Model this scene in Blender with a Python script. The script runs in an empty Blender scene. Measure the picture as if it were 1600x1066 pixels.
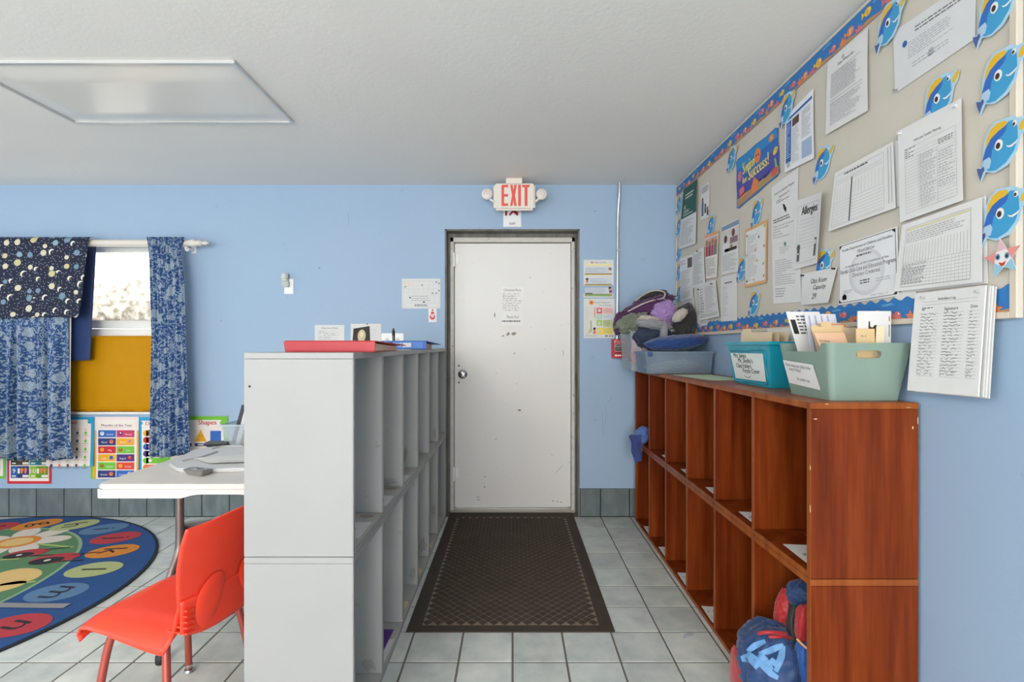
import bpy, bmesh, math, random
from mathutils import Vector, Matrix, noise
V = Vector
random.seed(7)
SC = bpy.context.scene
COL = SC.collection
# ------------------------------------------------------------------ camera, world, lights, exposure
CAMZ = 1.31
cam_d = bpy.data.cameras.new('camera'); cam = bpy.data.objects.new('camera', cam_d); COL.objects.link(cam)
cam.location = (0, 0, CAMZ); cam.rotation_euler = (math.pi/2, 0, 0)
cam_d.sensor_width = 36; cam_d.lens = 18; cam_d.shift_x = -1/1600; cam_d.shift_y = 7/1600
cam_d.clip_start = .02
SC.camera = cam
world = bpy.data.worlds.new('overcast_sky'); SC.world = world; world.use_nodes = True
bg = world.node_tree.nodes['Background']; bg.inputs[0].default_value = (.86, .93, 1, 1); bg.inputs[1].default_value = 1.0
SC.view_settings.view_transform = 'Standard'; SC.view_settings.look = 'None'
SC.view_settings.gamma = 1; SC.view_settings.exposure = 1.0
try: SC.view_settings.use_curve_mapping = False
except Exception: pass
# room box (metres)
XL, XR, YB, YF, ZC = -5.2, 1.262, 3.925, -6.0, 2.542
# area lights, for window daylight and added fill: (centre, size w,h, aims at)
def area_light(name, loc, rot, w, h, power, colr=(1, .97, .93)):
    d = bpy.data.lights.new(name, 'AREA'); d.shape = 'RECTANGLE'; d.size = w; d.size_y = h; d.energy = power; d.color = colr
    o = bpy.data.objects.new(name, d); COL.objects.link(o); o.location = loc; o.rotation_euler = rot; return o
H = math.pi/2
WARM = (1, .93, .85)
area_light('daylight_window_left_a', (XL-.12, 2.3, 1.5), (0, -H, 0), 1.4, 1.7, 6, WARM)
area_light('daylight_window_left_b', (XL-.12, -.6, 1.5), (0, -H, 0), 1.4, 1.7, 14, WARM)
area_light('frontal_fill_rear_a', (-.35, YF-.12, 1.4), (H, 0, 0), 2.6, 2.1, 100, WARM)  # unseen frontal fill added behind the camera
area_light('frontal_fill_rear_b', (-3.6, YF-.12, 1.4), (H, 0, 0), 2.2, 2.1, 28, WARM)  # second added rear fill, further left
area_light('daylight_window_back', (-3.5, YB+.9, 1.6), (-H, 0, 0), 2.6, 1.8, 30, WARM)
# unseen up-facing fill added outside the rear openings to brighten the ceiling
area_light('ceiling_fill_rear', (-1.8, YF-2.0, -.05), (math.pi, 0, 0), 6.0, 3.2, 1150, WARM)

# ------------------------------------------------------------------ materials
def lin(h):
    h = h.lstrip('#'); r = []
    for i in (0, 2, 4):
        c = int(h[i:i+2], 16)/255; r.append(c/12.92 if c <= .04045 else ((c+.055)/1.055)**2.4)
    return (*r, 1)
_M = {}
def mat(name, build=None):
    if name in _M: return _M[name]
    m = bpy.data.materials.new(name); m.use_nodes = True; _M[name] = m
    if build: build(m)
    return m
class NT:
    def __init__(s, m):
        s.t = m.node_tree; s.p = s.t.nodes['Principled BSDF']; s.out = s.t.nodes['Material Output']
    def n(s, typ, **kw):
        x = s.t.nodes.new(typ)
        for k, v in kw.items():
            if k.startswith('i_'):
                key = k[2:]; key = int(key) if key.isdigit() else key.replace('_', ' ')
                if isinstance(v, bpy.types.NodeSocket): s.t.links.new(v, x.inputs[key])
                else: x.inputs[key].default_value = v
            else: setattr(x, k, v)
        return x
    def l(s, a, b): s.t.links.new(a, b)
    def math(s, op, a, b=0.0, clamp=False):
        x = s.n('ShaderNodeMath', operation=op, use_clamp=clamp)
        for i, v in enumerate((a, b)):
            if isinstance(v, bpy.types.NodeSocket): s.l(v, x.inputs[i])
            else: x.inputs[i].default_value = v
        return x.outputs[0]
    def mix(s, f, a, b):
        x = s.n('ShaderNodeMix', data_type='RGBA')
        for i, v in ((0, f), (6, a), (7, b)):
            if isinstance(v, bpy.types.NodeSocket): s.l(v, x.inputs[i])
            else: x.inputs[i].default_value = v
        return x.outputs[2]
    def ramp(s, f, stops, interp='LINEAR'):
        r = s.n('ShaderNodeValToRGB'); s.l(f, r.inputs[0]); cr = r.color_ramp; cr.interpolation = interp
        while len(cr.elements) < len(stops): cr.elements.new(.5)
        for e, (p, c) in zip(cr.elements, stops): e.position = p; e.color = c
        return r.outputs[0]
    def obj(s, scale=(1, 1, 1), src='Object', loc=(0, 0, 0)):
        tc = s.n('ShaderNodeTexCoord')
        mp = s.n('ShaderNodeMapping'); s.l(tc.outputs[src], mp.inputs[0]); mp.inputs['Scale'].default_value = scale
        mp.inputs['Location'].default_value = loc
        return mp.outputs[0]
    def pos(s, scale=(1, 1, 1)):
        g = s.n('ShaderNodeNewGeometry'); mp = s.n('ShaderNodeMapping'); s.l(g.outputs['Position'], mp.inputs[0])
        mp.inputs['Scale'].default_value = scale; return mp.outputs[0]
    def noise(s, vec, scale, detail=3, rough=.5):
        x = s.n('ShaderNodeTexNoise'); s.l(vec, x.inputs['Vector']); x.inputs['Scale'].default_value = scale
        x.inputs['Detail'].default_value = detail; x.inputs['Roughness'].default_value = rough; return x.outputs[0]
    def bump(s, h, strength=.2, dist=.01):
        b = s.n('ShaderNodeBump'); b.inputs['Strength'].default_value = strength; b.inputs['Distance'].default_value = dist
        s.l(h, b.inputs['Height']); s.l(b.outputs[0], s.p.inputs['Normal'])
def G(g): return (g, g, g, 1)
def col(h, rough=.6, metal=0, spec=None, name=None):
    key = name or ('paint_%s_%d_%d' % (h.lstrip('#'), int(rough*100), int(metal*100)))
    if key in _M: return _M[key]
    def b(m):
        t = NT(m); c = lin(h)
        # very slight procedural unevenness so that no surface is perfectly flat
        nz = t.noise(t.obj(), 9, 2)
        t.l(t.mix(nz, tuple(x*.95 for x in c[:3])+(1,), tuple(min(1, x*1.05) for x in c[:3])+(1,)), t.p.inputs['Base Color'])
        t.p.inputs['Roughness'].default_value = rough; t.p.inputs['Metallic'].default_value = metal
        if spec is not None: t.p.inputs['Specular IOR Level'].default_value = spec
    return mat(key, b)
def m_wall(m):
    t = NT(m); p = t.pos()
    n1 = t.noise(p, 1.3, 3); n2 = t.noise(p, 9, 4, .6)
    c = t.mix(n1, lin('#92adc9'), lin('#9cb3cc')); f = t.math('MULTIPLY', t.math('GREATER_THAN', n2, .70), .5)
    t.l(t.mix(f, c, lin('#88a1c0')), t.p.inputs['Base Color'])
    t.p.inputs['Roughness'].default_value = .55
    t.bump(t.noise(p, 60, 3), .12, .004)
def m_ceiling(m):
    t = NT(m); p = t.pos()
    t.l(t.mix(t.noise(p, 2, 3), lin('#e9e6e2'), lin('#efece8')), t.p.inputs['Base Color'])
    t.p.inputs['Roughness'].default_value = .75
    t.bump(t.noise(p, 45, 4, .6), .18, .006)
PITCH = .2244; TX0 = 0.0; TY0 = 3.912
def m_tile(m):
    t = NT(m); g = t.n('ShaderNodeNewGeometry')
    vm = t.n('ShaderNodeVectorMath', operation='SUBTRACT'); t.l(g.outputs['Position'], vm.inputs[0]); vm.inputs[1].default_value = (TX0, TY0, -.1)
    vs = t.n('ShaderNodeVectorMath', operation='SCALE'); t.l(vm.outputs[0], vs.inputs[0]); vs.inputs['Scale'].default_value = 1/PITCH
    vf = t.n('ShaderNodeVectorMath', operation='FLOOR'); t.l(vs.outputs[0], vf.inputs[0])
    wn = t.n('ShaderNodeTexWhiteNoise', noise_dimensions='3D'); t.l(vf.outputs[0], wn.inputs['Vector'])
    off = t.n('ShaderNodeVectorMath', operation='MULTIPLY_ADD'); t.l(wn.outputs['Color'], off.inputs[0]); off.inputs[1].default_value = (9, 9, 9)
    t.l(g.outputs['Position'], off.inputs[2])
    n1 = t.noise(off.outputs[0], 9, 4, .55)
    c = t.ramp(n1, [(.28, lin('#b0b8b6')), (.5, lin('#c4cac6')), (.75, lin('#d6d9d3'))])
    br = t.math('ADD', t.math('MULTIPLY', wn.outputs[0], .16), .92)
    vmul = t.n('ShaderNodeVectorMath', operation='SCALE'); t.l(c, vmul.inputs[0]); t.l(br, vmul.inputs['Scale'])
    t.l(vmul.outputs[0], t.p.inputs['Base Color'])
    t.p.inputs['Roughness'].default_value = .34
    t.bump(t.noise(off.outputs[0], 30, 3), .06, .004)
def m_skirt(m):
    t = NT(m); p = t.pos((1, 1, .35))
    t.l(t.ramp(t.noise(p, 13, 4, .55), [(.28, lin('#545f62')), (.5, lin('#626d70')), (.75, lin('#767f80'))]), t.p.inputs['Base Color'])
    t.p.inputs['Roughness'].default_value = .4; t.bump(t.noise(p, 30, 3), .06, .004)
def m_grout(m):
    t = NT(m)
    t.l(t.mix(t.noise(t.pos(), 14, 3), lin('#5d5852'), lin('#7b746b')), t.p.inputs['Base Color']); t.p.inputs['Roughness'].default_value = .9
def wood(c0, c1, c2, rough=.35):
    def b(m):
        t = NT(m); p = t.pos((9, 9, .55))
        n1 = t.noise(p, 2.2, 5, .6); n2 = t.noise(t.pos((120, 120, 3)), 1.5, 3, .6)
        c = t.ramp(n1, [(.25, lin(c0)), (.5, lin(c1)), (.78, lin(c2))])
        t.l(t.mix(t.math('MULTIPLY', n2, .45), c, lin(c0)), t.p.inputs['Base Color'])
        t.p.inputs['Roughness'].default_value = rough
        t.bump(n2, .06, .002); t.p.inputs['Specular IOR Level'].default_value = .2
    return b
def m_greyshelf(m):
    t = NT(m); p = t.pos()
    n = t.noise(p, 22, 5, .65); n2 = t.noise(p, 3, 2)
    c = t.mix(n2, lin('#939393'), lin('#9b9b9a')); f = t.math('MULTIPLY', t.math('GREATER_THAN', n, .74), .35)
    t.l(t.mix(f, c, lin('#8d8882')), t.p.inputs['Base Color']); t.p.inputs['Roughness'].default_value = .42
def m_scuffed(m):      # inside faces of the grey unit, more worn
    t = NT(m); p = t.pos()
    n = t.noise(p, 16, 6, .7)
    c = t.mix(t.noise(p, 2.5, 2), lin('#abaaa6'), lin('#b5b4af')); f = t.math('MULTIPLY', t.math('GREATER_THAN', n, .66), .3)
    t.l(t.mix(f, c, lin('#7d766e')), t.p.inputs['Base Color']); t.p.inputs['Roughness'].default_value = .5
def m_door(m):
    t = NT(m); p = t.pos()
    n = t.noise(p, 30, 5, .7); n2 = t.noise(p, 4, 3); n3 = t.noise(t.pos((1, 1, .4)), 2.2, 3)
    c = t.mix(n3, lin('#dddbd8'), lin('#e9e7e4')); f = t.math('MULTIPLY', t.math('GREATER_THAN', n, .69), t.math('MULTIPLY', n2, .8))
    c = t.mix(f, c, lin('#8f8981'))
    t.l(c, t.p.inputs['Base Color']); t.p.inputs['Roughness'].default_value = .45
def m_reveal(m):
    t = NT(m); p = t.pos((1, 1, .3))
    t.l(t.ramp(t.noise(p, 14, 4, .6), [(.3, lin('#57554f')), (.6, lin('#74726c')), (.85, lin('#8a867c'))]), t.p.inputs['Base Color'])
    t.p.inputs['Roughness'].default_value = .6
def m_rusty(m):
    t = NT(m); p = t.pos()
    n = t.noise(p, 26, 5, .65)
    t.l(t.ramp(n, [(.3, lin('#cfccc6')), (.62, lin('#c4c0b8')), (.70, lin('#8c6a4a')), (.8, lin('#6a4a30'))]), t.p.inputs['Base Color'])
    t.p.inputs['Roughness'].default_value = .5
def m_board(m):
    t = NT(m); p = t.pos()
    n = t.noise(p, 5, 4); w = t.noise(t.pos((1, 300, 300)), 1.0, 2)
    t.l(t.mix(n, lin('#c2bbae'), lin('#d0c9bd')), t.p.inputs['Base Color']); t.p.inputs['Roughness'].default_value = .85
    t.bump(w, .1, .002)
def fabric(base, dark, rough=.9, scale=160, transl=0):
    def b(m):
        t = NT(m); p = t.obj()
        n = t.noise(p, scale, 3, .6); n2 = t.noise(p, 7, 3)
        c = t.mix(n2, lin(base), lin(dark)); t.l(t.mix(t.math('MULTIPLY', n, .35), c, lin(dark)), t.p.inputs['Base Color'])
        t.p.inputs['Roughness'].default_value = rough; t.p.inputs['Sheen Weight'].default_value = .25
        t.bump(n, .25, .003)
    return b
def m_floral(m):
    t = NT(m); uv = t.obj(src='UV')
    d = t.n('ShaderNodeTexNoise'); t.l(uv, d.inputs['Vector']); d.inputs['Scale'].default_value = 22
    warp = t.n('ShaderNodeVectorMath', operation='MULTIPLY_ADD'); t.l(d.outputs['Color'], warp.inputs[0]); warp.inputs[1].default_value = (.03, .03, .03); t.l(uv, warp.inputs[2])
    leaves = t.noise(warp.outputs[0], 62, 2, .55)
    lm = t.math('GREATER_THAN', leaves, .535)
    vo = t.n('ShaderNodeTexVoronoi'); t.l(warp.outputs[0], vo.inputs['Vector']); vo.inputs['Scale'].default_value = 12
    fl = t.math('LESS_THAN', vo.outputs['Distance'], .38); core = t.math('LESS_THAN', vo.outputs['Distance'], .12)
    fine = t.noise(uv, 150, 2, .6)
    flc = t.mix(t.math('GREATER_THAN', fine, .56), lin('#a6b4c0'), lin('#48699a'))
    c = t.mix(lm, lin('#2e5287'), lin('#96a9bd')); c = t.mix(fl, c, flc); c = t.mix(core, c, lin('#8fa3b4'))
    t.l(c, t.p.inputs['Base Color']); t.p.inputs['Roughness'].default_value = .85
    tr = t.n('ShaderNodeBsdfTranslucent'); t.l(c, tr.inputs[0]); mx = t.n('ShaderNodeMixShader'); mx.inputs[0].default_value = .22
    t.l(t.p.outputs[0], mx.inputs[1]); t.l(tr.outputs[0], mx.inputs[2]); t.l(mx.outputs[0], t.out.inputs[0])
def m_night(m):
    t = NT(m); uv = t.obj(src='UV')
    def vor(vec, sc, rnd=.75):
        v = t.n('ShaderNodeTexVoronoi', voronoi_dimensions='2D'); t.l(vec, v.inputs['Vector']); v.inputs['Scale'].default_value = sc; v.inputs['Randomness'].default_value = rnd; return v
    v1 = vor(uv, 11.5); sep = t.n('ShaderNodeSeparateColor'); t.l(v1.outputs['Color'], sep.inputs[0])
    off = t.n('ShaderNodeVectorMath', operation='ADD'); t.l(uv, off.inputs[0]); off.inputs[1].default_value = (-.012, .007, 0)
    v2 = vor(off.outputs[0], 11.5)
    rad = t.math('ADD', t.math('MULTIPLY', sep.outputs[1], .12), .18)
    disc = t.math('LESS_THAN', v1.outputs['Distance'], rad); bite = t.math('LESS_THAN', v2.outputs['Distance'], rad)
    moon = t.math('LESS_THAN', sep.outputs[0], .45)
    notbite = t.math('SUBTRACT', 1.0, t.math('MULTIPLY', bite, moon)); mask = t.math('MULTIPLY', disc, notbite)
    pc = t.ramp(sep.outputs[2], [(0, lin('#cfc8ae')), (.4, lin('#6f8da2')), (.7, lin('#c4bc8e')), (.85, lin('#84a0b2'))], 'CONSTANT')
    st = vor(uv, 42, 1); stars = t.math('LESS_THAN', st.outputs['Distance'], .13)
    c = t.mix(stars, lin('#1c2238'), lin('#9aa4b4')); c = t.mix(mask, c, t.mix(moon, pc, lin('#e6dfcd')))
    t.l(c, t.p.inputs['Base Color']); t.p.inputs['Roughness'].default_value = .9
def m_matrubber(m):
    t = NT(m); p = t.pos()
    t.l(t.mix(t.noise(p, 7, 4, .6), lin('#332b25'), lin('#4c3f34')), t.p.inputs['Base Color']); t.p.inputs['Roughness'].default_value = .8
    t.bump(t.noise(p, 300, 3), .5, .003)
def m_matrib(m):
    t = NT(m); p = t.pos()
    t.l(t.mix(t.noise(p, 12, 4, .6), lin('#6e6152'), lin('#a08f7b')), t.p.inputs['Base Color']); t.p.inputs['Roughness'].default_value = .9
def rugpile(h):
    key = 'rug_pile_' + h.lstrip('#')
    def b(m):
        t = NT(m); p = t.pos(); c = lin(h)
        n = t.noise(p, 190, 3, .6)
        t.l(t.mix(n, tuple(x*.72 for x in c[:3])+(1,), tuple(min(1, x*1.22) for x in c[:3])+(1,)), t.p.inputs['Base Color'])
        t.p.inputs['Roughness'].default_value = 1; t.bump(n, .6, .004)
    return mat(key, b)
def m_pane(m):
    t = NT(m); p = t.pos((1, 1, 1))
    n = t.noise(p, 22, 6, .72); gz = t.n('ShaderNodeSeparateXYZ'); t.l(t.pos(), gz.inputs[0])
    hz = t.math('ADD', t.math('MULTIPLY', t.math('SUBTRACT', 2.0, gz.outputs[2]), .42), t.math('MULTIPLY', n, .85))
    c = t.ramp(hz, [(.40, G(.95)), (.56, lin('#c4c1ba')), (.74, lin('#8f8b83'))])
    tr = t.n('ShaderNodeBsdfTranslucent'); t.l(c, tr.inputs[0]); gl = t.n('ShaderNodeBsdfGlossy'); gl.inputs['Roughness'].default_value = .3
    mx = t.n('ShaderNodeMixShader'); mx.inputs[0].default_value = .06; t.l(tr.outputs[0], mx.inputs[1]); t.l(gl.outputs[0], mx.inputs[2]); t.l(mx.outputs[0], t.out.inputs[0])
def clear_plastic(tint, alpha=.35, rough=.15):
    def b(m):
        t = NT(m); c = lin(tint)
        df = t.n('ShaderNodeBsdfPrincipled'); df.inputs['Base Color'].default_value = c; df.inputs['Roughness'].default_value = rough
        tp = t.n('ShaderNodeBsdfTransparent'); tp.inputs[0].default_value = tuple(.5+.5*x for x in c[:3])+(1,)
        nz = t.noise(t.obj(), 6, 2); f = t.math('ADD', t.math('MULTIPLY', nz, .12), alpha-.06)
        mx = t.n('ShaderNodeMixShader'); t.l(f, mx.inputs[0]); t.l(tp.outputs[0], mx.inputs[1]); t.l(df.outputs[0], mx.inputs[2]); t.l(mx.outputs[0], t.out.inputs[0])
    return b
def m_lens(m):         # prismatic acrylic lens of the ceiling light
    t = NT(m); p = t.obj((1, 1, 1))
    w = t.n('ShaderNodeTexChecker'); t.l(p, w.inputs[0]); w.inputs['Scale'].default_value = 130
    t.p.inputs['Base Color'].default_value = lin('#e9e5df'); t.p.inputs['Roughness'].default_value = .22
    t.bump(w.outputs['Fac'], .12, .002)
def m_redplastic(m):
    t = NT(m); p = t.obj()
    t.l(t.mix(t.noise(p, 5, 2), lin('#ea3d28'), lin('#f0482f')), t.p.inputs['Base Color']); t.p.inputs['Roughness'].default_value = .27
    t.p.inputs['Subsurface Weight'].default_value = .08; t.p.inputs['Subsurface Radius'].default_value = (.02, .006, .004)
    t.bump(t.noise(p, 420, 2), .12, .001)
WALL = mat('blue_wall_paint', m_wall); CEIL = mat('white_ceiling', m_ceiling); TILE = mat('grey_green_tile', m_tile); GROUT = mat('dark_grout', m_grout); SKIRT = mat('dark_grey_wall_tile', m_skirt)
WOODM = mat('mahogany_veneer', wood('#481504', '#7c3410', '#9c4e22')); WOODE = mat('mahogany_edge', wood('#6f3817', '#985024', '#b06830'))
GSH = mat('grey_laminate', m_greyshelf); GSHI = mat('scuffed_grey_laminate', m_scuffed); DOORM = mat('scuffed_white_door', m_door)
REVEAL = mat('grey_reveal_paint', m_reveal); RUST = mat('chipped_white_metal', m_rusty); BOARD = mat('beige_board_cloth', m_board)
FLORAL = mat('floral_curtain', m_floral); NIGHT = mat('moon_and_planet_cloth', m_night)
MATR = mat('mat_rubber', m_matrubber); MATL = mat('mat_dusty_rib', m_matrib); PANE = mat('hazy_pane', m_pane); LENS = mat('prismatic_lens', m_lens)
REDP = mat('red_chair_plastic', m_redplastic)
CLEAR = mat('clear_plastic', clear_plastic('#e4ebf0', .24)); CLEARB = mat('bluish_clear_plastic', clear_plastic('#b9c9da', .26)); TURQ = mat('turquoise_plastic', clear_plastic('#22a6bf', .84, .2))
PAPER = col('#dadad9', .8, name='white_paper'); PAPER2 = col('#d0cfcc', .8, name='aged_paper'); INK = col('#5c5c60', .8, name='grey_ink'); INKL = col('#aeaeb1', .8, name='pale_ink'); BLACK = col('#161617', .55, name='black_ink')
WHITEP = col('#eeeeec', .4, name='white_plastic'); CHROME = col('#bdbdbb', .22, 1, name='chrome'); STEEL = col('#8d8a88', .35, .9, name='steel_tube')
# ------------------------------------------------------------------ pixel helpers: where a thing seen at (u, v) stands
F = 800.0
def at(u, v, Y): return V(((u-801)*Y/F, Y, CAMZ-(v-540)*Y/F))
def onR(u, v, X): Y = X*F/(u-801); return V((X, Y, CAMZ-(v-540)*Y/F))
def onZ(u, v, Z=0.0): Y = (CAMZ-Z)*F/(v-540); return V(((u-801)*Y/F, Y, Z))
# ------------------------------------------------------------------ mesh builder
WL = {}
class MB:
    def __init__(s): s.v = []; s.f = []; s.m = []; s.mats = []; s.uv = {}
    def mi(s, m):
        if m not in s.mats: s.mats.append(m)
        return s.mats.index(m)
    def face(s, idx, m, uv=None):
        s.f.append(tuple(idx)); s.m.append(s.mi(m))
        if uv: s.uv[len(s.f)-1] = uv
    def pts(s, pts): b = len(s.v); s.v += [V(p) for p in pts]; return b
    def box(s, x0, x1, y0, y1, z0, z1, m, mx=None):
        P = [V((x, y, z)) for z in (z0, z1) for y in (y0, y1) for x in (x0, x1)]
        if mx is not None: P = [mx @ p for p in P]
        b = s.pts(P)
        for q in ((0, 2, 3, 1), (4, 5, 7, 6), (0, 1, 5, 4), (2, 6, 7, 3), (0, 4, 6, 2), (1, 3, 7, 5)): s.face([b+i for i in q], m)
        return s
    def hexa(s, bot, top, m):
        b = s.pts(list(bot)+list(top)); n = len(bot)
        s.face([b+i for i in reversed(range(n))], m); s.face([b+n+i for i in range(n)], m)
        for i in range(n): j = (i+1) % n; s.face([b+i, b+j, b+n+j, b+n+i], m)
        return s
    def prism(s, poly, fn, d0, d1, m):      # poly 2D, fn(x, y, d) -> 3D
        return s.hexa([fn(x, y, d0) for x, y in poly], [fn(x, y, d1) for x, y in poly], m)
    def tube(s, path, r, m, n=10, sub=4, smooth=True, caps=True):
        P = [V(p) for p in path]
        if smooth and len(P) > 2:
            Q = []
            for i in range(len(P)-1):
                a, b_, c, d = P[max(i-1, 0)], P[i], P[i+1], P[min(i+2, len(P)-1)]
                for k in range(sub):
                    t = k/sub; Q.append(.5*((2*b_)+(c-a)*t+(2*a-5*b_+4*c-d)*t*t+(3*b_-a-3*c+d)*t**3))
            Q.append(P[-1]); P = Q
        rr = r if callable(r) else (lambda t: r)
        T0 = (P[1]-P[0]).normalized(); up = V((0, 0, 1)) if abs(T0.z) < .9 else V((1, 0, 0)); N = T0.cross(up).normalized()
        base = []
        for i, p in enumerate(P):
            T = (P[min(i+1, len(P)-1)]-P[max(i-1, 0)]).normalized(); N = (N-T*N.dot(T)).normalized(); B = T.cross(N); R_ = rr(i/(len(P)-1))
            base.append(s.pts([p+(N*math.cos(2*math.pi*k/n)+B*math.sin(2*math.pi*k/n))*R_ for k in range(n)]))
        for a, b_ in zip(base, base[1:]):
            for k in range(n): j = (k+1) % n; s.face([a+k, a+j, b_+j, b_+k], m)
        if caps: s.face([base[0]+k for k in reversed(range(n))], m); s.face([base[-1]+k for k in range(n)], m)
        return s
    def lathe(s, prof, o, axis, m, n=20):      # prof [(r, h)] along axis
        A = V(axis).normalized(); up = V((0, 0, 1)) if abs(A.z) < .9 else V((1, 0, 0)); N = A.cross(up).normalized(); B = A.cross(N); o = V(o)
        base = [s.pts([o+A*h+(N*math.cos(2*math.pi*k/n)+B*math.sin(2*math.pi*k/n))*r for k in range(n)]) for r, h in prof]
        for a, b_ in zip(base, base[1:]):
            for k in range(n): j = (k+1) % n; s.face([a+k, a+j, b_+j, b_+k], m)
        s.face([base[0]+k for k in reversed(range(n))], m); s.face([base[-1]+k for k in range(n)], m)
        return s
    def grid(s, fn, nu, nv, m, uvs=None):
        b = s.pts([fn(i/nu, j/nv) for j in range(nv+1) for i in range(nu+1)]); W = nu+1
        for j in range(nv):
            for i in range(nu):
                uv = None
                if uvs: uv = [uvs(i/nu, j/nv), uvs((i+1)/nu, j/nv), uvs((i+1)/nu, (j+1)/nv), uvs(i/nu, (j+1)/nv)]
                s.face([b+j*W+i, b+j*W+i+1, b+(j+1)*W+i+1, b+(j+1)*W+i], m, uv)
        return s
    def mesh(s, name, off, smooth=None, bevel=0, recalc=True, seg=2):
        me = bpy.data.meshes.new(name); me.from_pydata([tuple(p-off) for p in s.v], [], s.f)
        for m in s.mats: me.materials.append(m)
        me.polygons.foreach_set('material_index', s.m)
        if s.uv:
            ul = me.uv_layers.new(name='UVMap')
            for fi, uv in s.uv.items():
                for li, c in zip(me.polygons[fi].loop_indices, uv): ul.data[li].uv = c
        if recalc or bevel:
            bm = bmesh.new(); bm.from_mesh(me)
            if recalc: bmesh.ops.recalc_face_normals(bm, faces=bm.faces)
            if bevel:
                es = [e for e in bm.edges if len(e.link_faces) == 2 and e.calc_face_angle(0) > .5]
                bmesh.ops.bevel(bm, geom=es, offset=bevel, segments=seg, affect='EDGES', clamp_overlap=True)
            bm.to_mesh(me); bm.free()
        if smooth is not None:
            me.polygons.foreach_set('use_smooth', [True]*len(me.polygons)); me.set_sharp_from_angle(angle=math.radians(smooth))
        me.update(); return me
    def build(s, name, parent=None, loc=None, smooth=None, bevel=0, recalc=True, seg=2):
        off = V(loc) if loc is not None else (V(WL[parent.name]) if parent else V((0, 0, 0)))
        o = bpy.data.objects.new(name, s.mesh(name, off, smooth, bevel, recalc, seg)); COL.objects.link(o)
        if parent: o.parent = parent; o.location = off-V(WL[parent.name])
        else: o.location = off
        WL[o.name] = off; return o
def tag(o, label=None, cat=None, group=None, kind=None):
    for k, v in (('label', label), ('category', cat), ('group', group), ('kind', kind)):
        if v: o[k] = v
    return o
def thing(name, label, cat, loc=(0, 0, 0), group=None):
    o = bpy.data.objects.new(name, None); COL.objects.link(o); o.location = loc; o.empty_display_size = .05; WL[o.name] = V(loc)
    return tag(o, label, cat, group)
def dup(o, parent=None):
    c = o.copy(); COL.objects.link(c); c.parent = parent
    for ch in list(o.children): dup(ch, c)
    return c
def mod(o, typ, **kw):
    m = o.modifiers.new(typ.lower(), typ)
    for k, v in kw.items(): setattr(m, k, v)
    return o
_FT = {}
def glyphs(text):
    if text in _FT: return _FT[text]
    c = bpy.data.curves.new('type', 'FONT'); c.body = text; c.size = 1; c.resolution_u = 2
    o = bpy.data.objects.new('type', c); COL.objects.link(o)
    dg = bpy.context.evaluated_depsgraph_get(); me = bpy.data.meshes.new_from_object(o.evaluated_get(dg))
    r = ([(v.co.x, v.co.y) for v in me.vertices], [tuple(p.vertices) for p in me.polygons])
    bpy.data.objects.remove(o); bpy.data.curves.remove(c); bpy.data.meshes.remove(me)
    _FT[text] = r; return r
def ell(cx, cy, rx, ry, n=20, rot=0, a0=0, a1=2*math.pi):
    full = abs(a1-a0-2*math.pi) < 1e-6; k = n if full else n+1; c, s_ = math.cos(rot), math.sin(rot); r = []
    for i in range(k):
        a = a0+(a1-a0)*i/n; x, y = rx*math.cos(a), ry*math.sin(a); r.append((cx+x*c-y*s_, cy+x*s_+y*c))
    return r
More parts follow.
